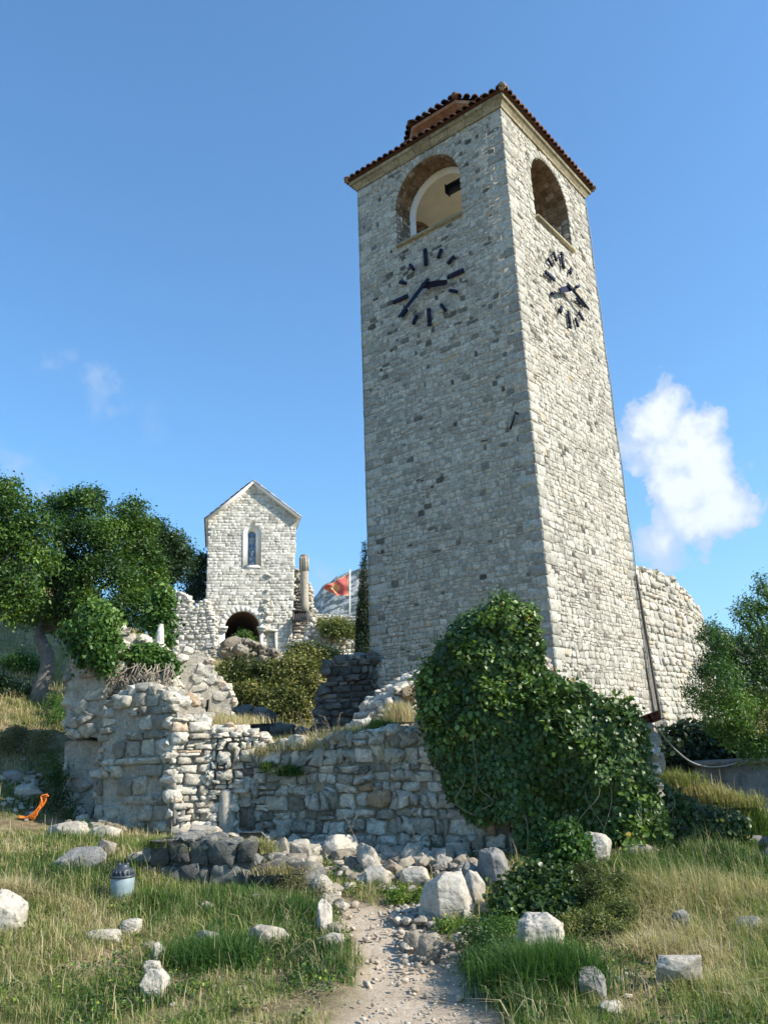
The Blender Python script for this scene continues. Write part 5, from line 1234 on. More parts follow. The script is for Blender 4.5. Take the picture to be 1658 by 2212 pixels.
shrub('bush', 'very dark shrub in shade behind the rusty channel', [B(1452, 1612, 13, 22), B(1485, 1600, 13, 26), B(1530, 1606, 13.2, 28), B(1580, 1612, 13.2, 30), B(1470, 1640, 12.8, 22), B(1520, 1640, 13, 26), B(1625, 1640, 13, 34), B(1660, 1690, 12.8, 40), B(1440, 1660, 12.6, 20)], 9000, .08, M_LDARK, 19, clump=.08, base=.18, shape='ivy')  # leaves coloured very dark: the tree's shade is put into them
shrub('bush', 'light green bush on the slope behind the leaning grey trunk', [B(45, 1440, 19, 22), B(70, 1452, 19, 18), B(20, 1450, 19, 20)], 3500, .08, M_HERB, 80, clump=.1, base=.2)
shrub('bush', 'dark low bush in the tree shade beside the leaning trunk', [B(20, 1500, 16.5, 24, .7), B(55, 1512, 16.5, 20, .7), B(-20, 1490, 16.5, 30)], 4000, .07, M_LDARK, 81, clump=.1, base=.4)
shrub('bush', 'yellow green weeds between the leaning trunk and the wall stump', [B(120, 1520, 15.5, 14), B(135, 1545, 15, 14), B(112, 1560, 15, 12, .7)], 2500, .05, M_HERB, 82, clump=.07, base=.15, w=.3)
shrub('bush', 'brown green weeds on the dirt bank under the hill', [B(40, 1590, 13.8, 20, .6), B(90, 1600, 13.6, 18, .6), B(10, 1610, 13.5, 20, .6)], 4000, .045, M_DRYL, 83, clump=.07, base=.4, w=.3)
# roots
acc = Acc(); g = np.random.RandomState(5)
for i in range(90):
    x = g.uniform(255, 375); y = g.uniform(1430, 1458); x1 = x+g.uniform(-40, 30); y1 = y+g.uniform(25, 75); Y = 11.75
    P = [W(x, y, Y+.3), W(x+g.uniform(-6, 6), y+8, Y+.02), W((x+x1)/2+g.uniform(-10, 10), (y+y1)/2, Y-.05-.1*g.rand()), W(x1, y1, Y-.02+.1*g.rand())]; acc.tube(catmull(P, 4), np.linspace(.010, .003, 13)*g.uniform(.6, 1.3), 4, rnd=g.rand())
o = build(acc, 'hanging_roots', M_TWIG, loc=W(310, 1450, 11.75)); tag(o, 'tangle of dry grey roots hanging over the shaded block wall', 'roots')

def ivy_sheet(name, label, pxp, P0, az, n, size, seed, bulge=.38, mat=M_IVY, base=.35, off=.10, k=.35, bumps=1., thin=None):
    t = azv(az); nn = azv(az+90); poly = px_poly(pxp, P0, t, nn); ins = pt_in(poly); g = np.random.RandomState(seed)
    A = np.array(poly); Bq = np.roll(A, -1, 0); P = []; 
    lo, hi = A.min(0), A.max(0)
    while len(P) < n:
        q = lo+(hi-lo)*g.rand(2)
        if not ins(q[0], q[1]): continue
        P.append(q)
    P = np.array(P)+np.stack([fbm2(np.array(P)[:, 0]*3, np.array(P)[:, 1]*3, seed+11, 3)-.5, fbm2(np.array(P)[:, 0]*3, np.array(P)[:, 1]*3, seed+12, 3)-.5], 1)*.3; d = Bq-A; tt = np.clip(((P[:, None]-A)*d).sum(2)/(d*d).sum(1), 0, 1); dist = np.linalg.norm(P[:, None]-A-tt[..., None]*d, axis=2).min(1)
    if thin is not None:
        dn = fbm2(P[:, 0]*1.6, P[:, 1]*1.6, seed+4, 3); keep = dn > thin(P[:, 0], P[:, 1]); P = P[keep]; dist = dist[keep]
    m = len(P); nz = fbm2(P[:, 0]*2.4, P[:, 1]*2.4, seed, 4); nz2 = fbm2(P[:, 0]*6, P[:, 1]*6, seed+1, 3)
    o_ = off+bulge*(1-np.exp(-dist/k))*(.1+1.7*nz*bumps)+(nz2-.5)*.30-np.abs(g.randn(m))*.05
    X = np.array([P0[0], P0[1], 0])+P[:, :1]*t+P[:, 1:]*Z+o_[:, None]*nn
    # jitter out of the outline for a loose edge
    X += g.randn(m, 3)*.03
    # surface normal from the bulge gradient
    e = .05; gx = (fbm2((P[:, 0]+e)*2.4, P[:, 1]*2.4, seed, 4)-nz)/e*bulge*1.7+(fbm2((P[:, 0]+e)*6, P[:, 1]*6, seed+1, 3)-nz2)/e*.30
    gz = (fbm2(P[:, 0]*2.4, (P[:, 1]+e)*2.4, seed, 4)-nz)/e*bulge*1.7+(fbm2(P[:, 0]*6, (P[:, 1]+e)*6, seed+1, 3)-nz2)/e*.30
    edge_up = np.exp(-dist/.12)[:, None]*np.array([0, 0, .8])
    N = nn-gx[:, None]*t*.8-gz[:, None]*Z*.8+g.randn(m, 3)*.42+edge_up+Z*.25
    acc = Acc(); rnd = base+(fbm2(P[:, 0]*2, P[:, 1]*2, seed+7, 3)-.5)*.5+g.randn(m)*.13; ye = g.rand(m); rnd = np.clip(rnd, 0, .93); rnd[ye > .993] = g.uniform(.965, 1, (ye > .993).sum())
    leaves(acc, X, N, size, g, rnd, droop=1.6, shape='ivy')
    ob = empty(name, P0+t*(poly[0][0]), label, 'ivy'); build(acc, 'foliage', mat, ob)
    acc = Acc()
    for i in range(26):
        q = P[g.randint(m)]; x0 = X[g.randint(m)]; L = g.uniform(.25, .9); pts = [x0+nn*.02, x0+nn*.05+t*g.randn()*.06-Z*L*.3, x0+nn*.04+t*g.randn()*.1-Z*L*.7, x0+nn*.0+t*g.randn()*.12-Z*L]; acc.tube(catmull(pts, 4), .004, 4)
    build(acc, 'stems', M_TWIG, ob)
    if n > 10000:
        bl = []
        for i in range(46):
            q = X[g.randint(m)]; r = g.uniform(.07, .2); bl.append((q+nn*.04+Z*.03, np.array([r, r*.8, r*g.uniform(.7, 1.3)])))
        acc = Acc(); crown(acc, bl, 7500, size*1.05, seed+9, shape='ivy', clump=.05, base=.56, droop=1., up=.6, inner=.35, lump=.5, lumpf=6); build(acc, 'shoots', mat, ob)
    return ob
IV = [(902, 1476), (933, 1439), (951, 1392), (993, 1340), (1045, 1318), (1078, 1292), (1115, 1305), (1148, 1312), (1155, 1355), (1170, 1401), (1164, 1448), (1200, 1452), (1256, 1474), (1303, 1511), (1350, 1546), (1387, 1570), (1403, 1617), (1413, 1673), (1425, 1720), (1440, 1830), (1330, 1850),
      (1280, 1850), (1262, 1790), (1240, 1740), (1212, 1760), (1195, 1850), (1150, 1868), (1100, 1850), (1060, 1832), (1030, 1795), (1000, 1750), (968, 1700), (940, 1640), (915, 1566)]
ivy_sheet('ivy', 'huge dark ivy mass smothering the end of the rubble wall before the tower', IV, P0, 110, 40000, .056, 61, bulge=.34, thin=lambda u, z: np.where(u > 3.3, .20+.26*sstep(1.3, .5, z), .20+.20*sstep(1.6, .4, z)))
crn = Acc()
shrub('ivy_crest', 'leafy ivy shoots sprouting upward from the crest of the ivy mass', [B(1083, 1300, 10.4, 15), B(1100, 1310, 10.4, 18), B(1045, 1330, 10.4, 16), B(1140, 1320, 10.4, 12), B(960, 1400, 10.6, 16), B(925, 1470, 10.7, 20), B(950, 1440, 10.6, 18), B(1000, 1352, 10.5, 18), B(915, 1490, 10.7, 14), B(990, 1500, 10.4, 30), B(1045, 1520, 10.3, 26), B(1080, 1480, 10.3, 24)], 4200, .06, M_IVYL, 62, cat='ivy', w=.42, clump=.06, base=.3, droop=-.5, up=.6, inner=.4)
ivy_sheet('ivy', 'thin dark ivy and creepers hanging over the grassy earth bank', [(1405, 1700), (1440, 1702), (1500, 1738), (1570, 1752), (1612, 1770), (1612, 1830), (1540, 1858), (1430, 1858), (1405, 1800)], W(1500, 1800, 10.0), 96, 5000, .05, 63, bulge=.15, base=.2, off=.12)
# dry shrub at the ivy crest
acc = Acc(); g = np.random.RandomState(8)
for i in range(70):
    b = W(1130+g.uniform(-12, 20), 1470, 10.2); tp = W(1130+g.uniform(-50, 50), g.uniform(1395, 1450), 10.1+g.uniform(-.2, .2)); acc.tube(catmull([b, (b+tp)/2+g.randn(3)*.03, tp], 4), np.linspace(.005, .0015, 9), 4, rnd=g.rand())
o = build(acc, 'dead_twigs', M_TWIG, loc=W(1130, 1470, 10.2)); tag(o, 'bare grey twigs standing out of the ivy against the tower corner', 'twigs')

# blades ----------------------------------------------------------------------
def blades(acc, P, h, wd, lean, g, rnd, curl=.5, mat=0):
    n = len(P); az = g.rand(n)*2*math.pi; D = np.stack([np.cos(az), np.sin(az), az*0], 1); S = np.stack([-np.sin(az+g.randn(n)*.6), np.cos(az+g.randn(n)*.6), az*0], 1)
    h = h[:, None]; L = (lean*np.abs(g.randn(n)))[:, None]; w = (wd*g.uniform(.6, 1.3, n))[:, None]
    m = P+h*(Z*.55+D*L*.3); t = P+h*(Z*np.clip(1-L*.45, .25, 1)+D*L*(.8+curl))
    V = np.stack([P-S*w*.5, P+S*w*.5, m+S*w*.42, m-S*w*.42, t], 1); o_ = (np.arange(n)*5)[:, None]
    acc.add(V.reshape(-1, 3), [np.array([[0, 1, 2, 3]])+o_, np.array([[3, 2, 4]])+o_], mat, np.repeat(np.clip(rnd, 0, 1), 5))
def tuft(name, label, px, py, Y, n, h, spread, tone, seed, lean=.5, wd=.006, cat='grass tuft', ground=False, tv=.12, w=1., mat=None, group=None):
    g = np.random.RandomState(seed); c = G(px, py) if ground else W(px, py, Y)
    P = c+np.c_[g.randn(n)*spread*w, g.randn(n)*spread*.6, np.zeros(n)]
    if ground: P[:, 2] = HT(P[:, 0], P[:, 1])-.02
    acc = Acc(); blades(acc, P, h*g.uniform(.4, 1.15, n), wd, lean, g, tone+g.randn(n)*tv); o = build(acc, name, mat or M_GRASS, loc=c); tag(o, label, cat, group); return o
tuft('dry_grass_tuft', 'straw coloured grass on top of the sunlit drystone wall', 478, 1566, 11.8, 1500, .17, .30, .10, 1)
tuft('dry_grass_tuft', 'dry brown grass at the ledge under the plastered wall', 440, 1560, 12.0, 700, .22, .16, .06, 2)
tuft('dry_grass_tuft', 'wispy straw grass beside the ochre block at the tower foot', 862, 1560, 11.9, 900, .32, .10, .04, 3, lean=.25)
tuft('dry_grass_tuft', 'matted dead grass drooping over the broken start of the rubble wall', 582, 1632, 11.3, 1100, .20, .16, .10, 4, lean=1.1)
tuft('dry_grass_tuft', 'loose dry grass in the dip of the rubble wall crest', 680, 1618, 11.1, 1300, .22, .20, .20, 5, lean=.8)
tuft('dry_grass_tuft', 'faded grass along the crest near the bright green herb', 760, 1588, 11.2, 1000, .16, .22, .18, 6, lean=.9)
tuft('dry_grass_tuft', 'brown dead grass hanging below the bright green herb', 880, 1600, 10.75, 1600, -.42, .18, .12, 7, lean=.4, tv=.1)
tuft('grass_tuft', 'bright green feathery herb on the rubble wall crest', 822, 1582, 10.9, 900, .22, .10, .66, 8, lean=.35, mat=M_GRASS)
tuft('grass_tuft', 'little green weed rooted in the face of the drystone wall', 492, 1622, 11.45, 260, .14, .045, .62, 9, lean=.9, wd=.012)
tuft('grass_tuft', 'green weed growing from the rubble wall below its dip', 626, 1676, 10.95, 600, .17, .07, .8, 10, lean=1.0, wd=.01)
tuft('grass_tuft', 'drooping green weed at the broken start of the rubble wall', 576, 1646, 11.05, 300, -.14, .04, .66, 11, lean=.8, wd=.009)
tuft('grass_tuft', 'leafy green weed at the foot of the mossy post stone', 320, 1795, 0, 420, .20, .06, .72, 12, lean=.8, wd=.012, ground=True)
tuft('grass_tuft', 'small bright weed beside the shaded long stone', 180, 1790, 0, 300, .16, .06, .64, 13, lean=.8, wd=.011, ground=True)
tuft('grass_tuft', 'dry tuft bristling on top of the low dark wall', 558, 1842, 8.9, 900, .17, .09, .30, 14, lean=.7)
tuft('grass_tuft', 'green grass capping the middle of the low dark wall', 430, 1832, 9.0, 900, .12, .16, .55, 15, lean=.9)
tuft('grass_tuft', 'mixed weeds spilling over the near end of the low dark wall', 350, 1828, 8.95, 900, .13, .10, .45, 50, lean=1.0, wd=.008)
tuft('dry_grass_tuft', 'brown dead stems on the stepped end of the low dark wall', 600, 1886, 8.7, 900, .13, .12, .15, 51, lean=.9)
tuft('grass_tuft', 'green weeds between the doorway boulder and the low dark wall', 470, 1836, 0, 700, .13, .12, .6, 52, lean=.9, wd=.009, ground=True)
tuft('dry_grass_tuft', 'bristly straw brush on the earth mound at the picture edge', 25, 1950, 0, 2200, .26, .14, .12, 54, lean=.8, ground=True)
tuft('dry_grass_tuft', 'dead tawny grass clump behind the smooth pale grey boulder', 1400, 2070, 0, 1500, .22, .14, .10, 55, lean=.9, ground=True)
tuft('grass_tuft', 'broad green clump between white rocks and jar in the meadow', 330, 1960, 0, 1500, .20, .12, .74, 56, lean=.8, wd=.008, ground=True)
tuft('grass_tuft', 'dark green clump hugging the foot of the low dark wall', 500, 1955, 0, 2200, .20, .16, .82, 57, lean=.7, wd=.007, ground=True)
tuft('grass_tuft', 'dark green clump between the low dark wall end and the path', 650, 1990, 0, 2000, .20, .12, .80, 58, lean=.7, wd=.007, ground=True)
tuft('dry_grass_tuft', 'tall dry stems rising before the middle of the rubble wall', 745, 1800, 0, 300, .34, .07, .05, 53, lean=.35, ground=True)
tuft('grass_tuft', 'tall dark green grass clump beside the path under the ivy shrub', 1180, 2150, 0, 5200, .36, .17, .86, 16, lean=.5, wd=.006, ground=True, tv=.08)
tuft('grass_tuft', 'tall dark green grass clump in front of the low dark wall', 450, 2085, 0, 3200, .22, .17, .84, 17, lean=.6, wd=.006, ground=True, tv=.08)
for i, (px, py, tone, hh, nn_, lab) in enumerate([(1448, 1700, .42, .26, 1500, 'yellow green grass at the ivy end of the earth bank'), (1490, 1716, .22, .20, 1500, 'sunlit straw grass in the middle of the earth bank'), (1535, 1730, .30, .20, 1500, 'golden grass tuft on the earth bank before the tank'), (1585, 1742, .36, .2, 1200, 'brownish grass at the far end of the earth bank')]):
    tuft('grass_tuft', lab, px, py, 10.75, nn_, hh, .17, tone, 30+i, lean=.9, wd=.007, group='grass tufts along the earth bank')
tuft('grass_tuft', 'fresh green clump at the picture edge beside the earth bank', 1650, 1800, 0, 700, .25, .12, .70, 18, lean=.6, wd=.009, ground=True)
# thin dry stalks
for i, (x0, y0, x1, y1, Y) in enumerate([(668, 1615, 632, 1560, 10.9), (690, 1620, 640, 1540, 10.9), (700, 1612, 672, 1535, 10.9), (712, 1610, 700, 1545, 10.9), (724, 1608, 735, 1540, 10.9), (880, 1850, 905, 1770, 9.9), (780, 1840, 752, 1775, 9.9)]):
    acc = Acc(); g = np.random.RandomState(i); a = W(x0, y0, Y); b = W(x1, y1, Y-.1); acc.tube(catmull([a, (a+b)/2+g.randn(3)*.02, b], 5), np.linspace(.006, .002, 11), 5)
    for k in range(8):
        s = a+(b-a)*g.uniform(.4, 1); acc.tube([s, s+g.randn(3)*.04+Z*.03], .002, 4)
    o = build(acc, 'dry_stalk', M_TWIG, loc=a)
    tag(o, ['low slanting dry stalk nearest the dip of the rubble wall', 'longest slanting dry stalk above the rubble wall dip', 'tall thin dry stalk leaning over the dark fragment gap', 'short upright dry stalk before the dark wall fragment', 'dry stalk leaning toward the tower above the wall', 'long thin dry stalk leaning toward the ivy among the boulders', 'thin dry stalk bending over the squared white block'][i], 'stalk', 'dry stalks above the rubble wall' if i < 5 else 'dry stalks among the boulders')
# shrubs along the path
shrub('ivy_shrub', 'dark mound of ivy between the boulders and the craggy white rock', lumps([B(1105, 1950, 7.65, 30), B(1140, 1925, 7.78, 32), B(1185, 1935, 7.73, 36), B(1225, 1925, 7.78, 30), B(1150, 1975, 7.53, 36), B(1200, 1975, 7.53, 34), B(1100, 1985, 7.48, 26), B(1240, 1965, 7.58, 26)], 3, 6, .4, .9), 12000, .045, M_IVY, 70, cat='ivy', shape='ivy', clump=.05, base=.34, lumpf=5, droop=1.)
shrub('ivy_shrub', 'ivy and brambles climbing the white rock at the wall foot', [B(1215, 1815, 8.65, 22), B(1235, 1835, 8.65, 22), B(1205, 1850, 8.65, 24), B(1185, 1890, 8.65, 28), B(1235, 1870, 8.65, 24), B(1255, 1850, 8.65, 12)], 5000, .048, M_IVYL, 71, cat='ivy', shape='ivy', clump=.05, base=.22, lumpf=5)
shrub('shrub', 'low fine leaved shrub at the edge of the sandy path', [B(1030, 2035, 6.62, 34), B(1062, 2065, 6.42, 40), B(1030, 2090, 6.24, 34), B(1075, 2110, 6.10, 36), B(1085, 2020, 6.73, 30)], 11000, .024, M_LTREE, 72, clump=.035, base=.42, lumpf=6, w=.4, per=20)
shrub('shrub', 'brownish green bushy shrub with fine leaves beside the ivy mound', lumps([B(1285, 1955, 7.46, 40), B(1335, 1985, 7.28, 36), B(1290, 2010, 7.13, 42), B(1340, 2035, 6.98, 30), B(1325, 1925, 7.64, 30), B(1265, 1900, 7.79, 30), B(1240, 2010, 7.13, 30)], 4, 5, .4, .85), 26000, .026, M_BUSH, 73, clump=.03, base=.36, lumpf=6, w=.35, per=20, droop=-1., up=.8, spread=.4)
shrub('shrub', 'feathery dark green weeds in front of the low ivy brambles', [B(1180, 1850, 8.7, 16), B(1160, 1875, 8.6, 18), B(1150, 1840, 8.8, 10)], 2500, .035, M_LTREE, 74, clump=.03, base=.6, w=.2, droop=-1., up=1.)
shrub('shrub', 'small green creeping plant at the foot of the tall pale boulder', [B(905, 1945, 8.40, 14, .5), B(860, 1940, 8.40, 16, .5), B(940, 1935, 8.40, 12, .5)], 1800, .03, M_LTREE, 75, clump=.04, base=.62)
shrub('shrub', 'low weeds around the base of the big cream boulder', [B(965, 2005, 7.40, 16, .45), B(1000, 2010, 7.40, 14, .45)], 1200, .028, M_LTREE, 76, clump=.035, base=.5)
shrub('shrub', 'dry brown undershrub at the low dark wall end', [B(640, 1925, 8.5, 26), B(690, 1945, 8.3, 20), B(610, 1940, 8.4, 18)], 4200, .026, M_DRYL, 77, clump=.045, base=.35, w=.3, per=20)
shrub('shrub', 'dark weeds clinging along the foot of the tall wall stump', [B(120, 1690, 12, 16, 1.6), B(132, 1735, 11.8, 14, 1.4), B(112, 1650, 12.4, 14), B(165, 1770, 11.7, 14)], 3000, .05, M_LTREE, 78, clump=.06, base=.42, w=.3, droop=-.8)

# ------------------------------------------------------------------ boulders
RP = []
def rock(x0, x1, y0, y1, label, seed, mat=None, sub=4, planes=11, ang=.74, amp=.02, fd=.8, group=None, cat='rock', name='rock', yaw=0., rnd=.6, sink=.2, flat=False):
    b = G((x0+x1)/2, y1); RP.append((b[0], b[1], (x1-x0)/FPX*b[1]/2)); s = np.linalg.norm(b-EYE)/FPX*.98; w, h = (x1-x0)*s, (y1-y0)*s*(1+sink)
    V, F = rock_verts(seed, sub, planes, amp, ang); a = yaw
    V = V*[w/2, max(w, h)*fd/2, h/2]; V = V@np.array([[math.cos(a), math.sin(a), 0], [-math.sin(a), math.cos(a), 0], [0, 0, 1]])
    acc = Acc(); c = np.array([b[0], b[1]+max(w, h)*fd*.35, b[2]+h*(.5-sink*.8)]); acc.add(V+c, [F], 0, rnd)
    o = build(acc, name, mat or M_ROCK, loc=(c[0], c[1], b[2])); tag(o, label, cat, group); return o
R = rock
R(924, 1019, 1906, 1996, 'large cream angular boulder standing beside the path', 224, sub=5, planes=15, amp=.014, fd=.95, cat='boulder', name='boulder', rnd=.9, yaw=.9)
R(1004, 1050, 1898, 1962, 'upright pale boulder right behind the large cream one', 202, planes=10, ang=.66, name='boulder', cat='boulder', rnd=.8)
R(1033, 1066, 1958, 1986, 'small round brown stone beside the large cream boulder', 203, M_BROWN, planes=3, ang=.9)
R(1040, 1103, 1848, 1930, 'rough grey brown boulder leaning at the foot of the ivy', 204, M_GREY, planes=12, name='boulder', cat='boulder', rnd=.9)
R(1002, 1050, 1872, 1925, 'square grey block in front of the rough grey brown boulder', 205, M_GREY, planes=6, ang=.62, name='boulder', cat='boulder')
R(697, 780, 1811, 1862, 'squared white block tipped on the stone heap by the wall', 206, planes=6, ang=.58, amp=.02, fd=.6, name='boulder', cat='boulder', rnd=.95, yaw=.25)
R(712, 772, 1774, 1815, 'blue grey boulder behind the squared white block', 207, M_GREY, rnd=1.)
R(750, 790, 1795, 1838, 'pale wedge stone squeezed behind the squared white block', 208, rnd=.5)
R(800, 848, 1804, 1850, 'blue grey pointed stone right of the squared white block', 209, M_GREY, rnd=1.)
R(770, 828, 1836, 1905, 'tall pale jagged boulder in the middle of the stone heap', 210, planes=10, amp=.04, name='boulder', cat='boulder', rnd=.8)
R(786, 838, 1880, 1922, 'pale lumpy rock at the foot of the tall jagged boulder', 211, rnd=.9)
R(866, 912, 1832, 1880, 'rounded white rock in the weeds below the rubble wall', 212, rnd=.8)
R(864, 930, 1882, 1917, 'low wide white rock at the top of the path', 213, rnd=.95)
R(944, 980, 1854, 1888, 'small jagged white rock between the low wide rock and grey block', 214, amp=.045, rnd=.8)
R(848, 900, 1812, 1840, 'flat grey stone leaning on the rubble wall foot', 215, M_GREY, rnd=.9)
R(625, 672, 1822, 1872, 'big weathered pale block at the end of the low dark wall', 216, planes=8, ang=.66, name='boulder', cat='boulder', rnd=.6)
R(588, 630, 1818, 1862, 'rough pale stone next to the big weathered pale block', 217, amp=.04, rnd=.5)
R(548, 585, 1860, 1888, 'small pile stone on the step of the low dark wall', 218, rnd=.8)
R(640, 700, 1872, 1912, 'brownish pale slab stone sloping off the low dark wall end', 219, rnd=.4)
R(668, 716, 1900, 1945, 'cracked pale rock below the sloping slab stone', 220, amp=.04, rnd=.7)
R(540, 566, 1798, 1825, 'small round pale stone by the gate pillar foot', 221, rnd=.7)
R(402, 472, 1790, 1828, 'wide pale boulder lying in the doorway rubble', 222, name='boulder', cat='boulder', rnd=.8)
R(470, 516, 1806, 1836, 'flat pale stone between doorway boulder and gate pillar', 223, rnd=.7)
R(100, 182, 1782, 1814, 'long low white rock at the top of the grassy slope', 224, fd=.5, rnd=.85)
R(188, 252, 1790, 1820, 'flat whitish rock beside the long low white rock', 225, fd=.5, rnd=.85)
R(212, 268, 1767, 1793, 'pinkish grey flat block behind the flat whitish rock', 226, planes=6, ang=.62, rnd=.4)
R(272, 314, 1770, 1795, 'thin tan slab in front of the shaded block wall', 227, M_BROWN, fd=.6, rnd=.8)
R(155, 198, 1746, 1776, 'smooth bluish stone in shade at the wall stump foot', 228, M_GREY, planes=5, rnd=1.)
R(117, 222, 1844, 1888, 'long grey lichen covered rock half sunk in grass above the jar', 229, M_GREY, rnd=1., fd=.5)
R(205, 245, 1822, 1856, 'small pointed stone above the lichen covered rock', 230, rnd=.3)
R(264, 325, 1846, 1880, 'flat pale rock half sunk in grass touching the low dark wall', 231, fd=.6, rnd=.8)
R(255, 296, 1998, 2033, 'small bright white rock in the grass below the jar', 232, amp=.045, rnd=1.)
R(188, 252, 2022, 2046, 'thin white stone strip bedded in dry grass', 233, fd=.5, rnd=.9)
R(320, 349, 2054, 2092, 'white pebble like rock above the white stone pair', 234, rnd=1.)
R(302, 352, 2118, 2168, 'white broken rock embedded in the near grass', 335, amp=.05, rnd=1., planes=8)
R(308, 344, 2086, 2122, 'white jagged stone touching the broken rock in the near grass', 336, amp=.06, rnd=.9)
R(420, 468, 2024, 2056, 'dirty flat stone within the tall dark grass clump', 236, M_GREY, rnd=1.)
R(540, 618, 2014, 2050, 'pale flat rock peeking out of the grass by the path', 237, fd=.5, rnd=.6)
R(685, 742, 2028, 2054, 'low white rock on the grassy edge of the path', 238, fd=.5, rnd=.8)
R(428, 460, 1962, 1990, 'small white stone lying before the low dark wall', 239, rnd=.8)
R(540, 568, 1940, 1970, 'little grey white stone under the step of the low dark wall', 240, rnd=.4)
R(682, 716, 1962, 2022, 'crumbling white rock face beside the head of the path', 241, amp=.05, rnd=.9)
R(-40, 30, 1955, 2032, 'white rock protruding from the earth mound at the picture edge', 242, amp=.04, rnd=.95)
R(1124, 1220, 1996, 2062, 'craggy white rock between the ivy mound and tall grass', 243, amp=.04, name='boulder', cat='boulder', rnd=1.)
R(1262, 1326, 1812, 1876, 'big white rock under brambles at the ivy wall foot', 244, name='boulder', cat='boulder', rnd=.9)
R(1347, 1430, 1830, 1862, 'flat pale rock slab in shade before the earth bank', 245, fd=.6, rnd=.4)
R(1434, 1528, 2094, 2158, 'smooth pale grey boulder in dry grass', 246, planes=8, ang=.72, name='boulder', cat='boulder', rnd=.8, fd=.7)
R(1258, 1310, 2118, 2176, 'grey square stone next to the tall dark grass', 247, M_GREY, planes=6, ang=.64, rnd=1.)
R(1460, 1496, 1980, 2022, 'small bluish grey stone in the yellow grass', 248, M_GREY, rnd=1.)
R(1604, 1662, 1996, 2026, 'grey stone half hidden in grass at the picture edge', 249, M_GREY, rnd=1.)
R(1600, 1670, 1812, 1832, 'flat stone slab in shade beyond the earth bank', 250, M_GREY, fd=.6)
R(1302, 1342, 2180, 2206, 'small whitish stone at the picture bottom below the square stone', 251, rnd=.8)
R(980, 1012, 2024, 2050, 'small white rock at the shrub side of the path', 252, rnd=.9)
R(905, 955, 2030, 2072, 'flat brownish rock sunk in the middle of the path', 253, rnd=.25, sink=.4)
R(872, 912, 2020, 2050, 'tilted brownish rock sunk beside the flat path rock', 254, rnd=.25, sink=.4)
R(905, 935, 1962, 1990, 'little pale stone propping the large cream boulder', 255, rnd=.7)
R(1000, 1022, 1975, 1998, 'little white stone between boulder and brown stone', 256, rnd=.9)
R(1405, 1432, 1590, 1612, 'small pale stone tucked under the grey cable', 257, rnd=.7) if False else None
R(24, 90, 1700, 1728, 'pale flat rock on the dirt bank above the orange hose', 258, rnd=.8)
R(0, 60, 1668, 1692, 'rough stone on the shaded dirt bank under the tree', 259, M_GREY, rnd=1.)
# blocks of the stair like wall end behind the ivy
for i, (x, y, r, l) in enumerate([(1405, 1600, 20, 'pale rounded stone topping the wall end under the channel'), (1412, 1650, 24, 'large grey stone in the wall end above the grassy bank'), (1398, 1573, 12, 'small flat stone directly under the rusty channel')]):
    V, F = rock_verts(300+i, 3, 9, .05, .72); c = W(x, y, 9.95); s = r/FPX*10; acc = Acc(); acc.add(V*[s, s*.9, s*1.05]+c, [F], 0, .6); o = build(acc, 'rock', M_ROCK, loc=c-Z*s); tag(o, l, 'rock')
# mound of rubble in the chapel passage
acc = Acc(); g = np.random.RandomState(4); P = []; S = []
for i in range(90):
    x = g.uniform(487, 600); y = g.uniform(1384, 1432); y = max(y, 1376+max(0, x-515)*.42)
    P.append(W(x, y, 40.2+g.uniform(-.3, .3))); S.append(g.uniform(.15, .4))
for x, y, s in ((503, 1393, .9), (518, 1404, .8), (495, 1405, .8)): P.append(W(x, y, 40.2)); S.append(s)
scatter_rocks(acc, P, S, 12, 0, 0, .6, .9); o = build(acc, 'rubble_heap', M_ROCK, loc=W(540, 1430, 40.2)); tag(o, 'heap of pale rubble in front of the chapel passage', 'rubble')

# ------------------------------------------------------------------ loose stones and gravel
TINY = [rock_verts(s, 1, 6, .03) for s in range(8)]
def scatter_small(name, label, P, S, seed, mat, lo, hi):
    acc = Acc(); g = np.random.RandomState(seed)
    for p, s in zip(P, S):
        V, F = TINY[g.randint(8)] if s < .1 else ROCKS[g.randint(16)]; q = (V*[1, g.uniform(.6, 1), g.uniform(.5, .9)])@rotm(g).T*[1, 1, .8]*s/2; acc.add(q+p+Z*s*(.12 if s < .1 else .26), [F], 0, g.uniform(lo, hi))
    o = build(acc, name, mat); tag(o, label, kind='stuff'); o['category'] = 'stones'; o['kind'] = 'stuff'
g = np.random.RandomState(17); P = []; S = []
while len(P) < 900:
    x = g.uniform(-4, 4, 4000); y = g.uniform(3.6, 9.6, 4000); m = path_mask(x, y)+g.randn(4000)*.25
    for a, b in zip(x[m > .0], y[m > .0]): P.append([a, b]); S.append(min(.09, .008+.02*g.exponential(.6)))
P = np.array(P[:900]); S = np.array(S[:900]); far = (P[:, 1] > 6.6) & (g.rand(len(P)) < .2); S[far] *= 1.8
P = np.c_[P, HT(P[:, 0], P[:, 1])-.03]; scatter_small('gravel', 'pale gravel and pebbles strewn over the sandy path', P, S, 3, M_GRAV, .2, .9)
P = []; S = []
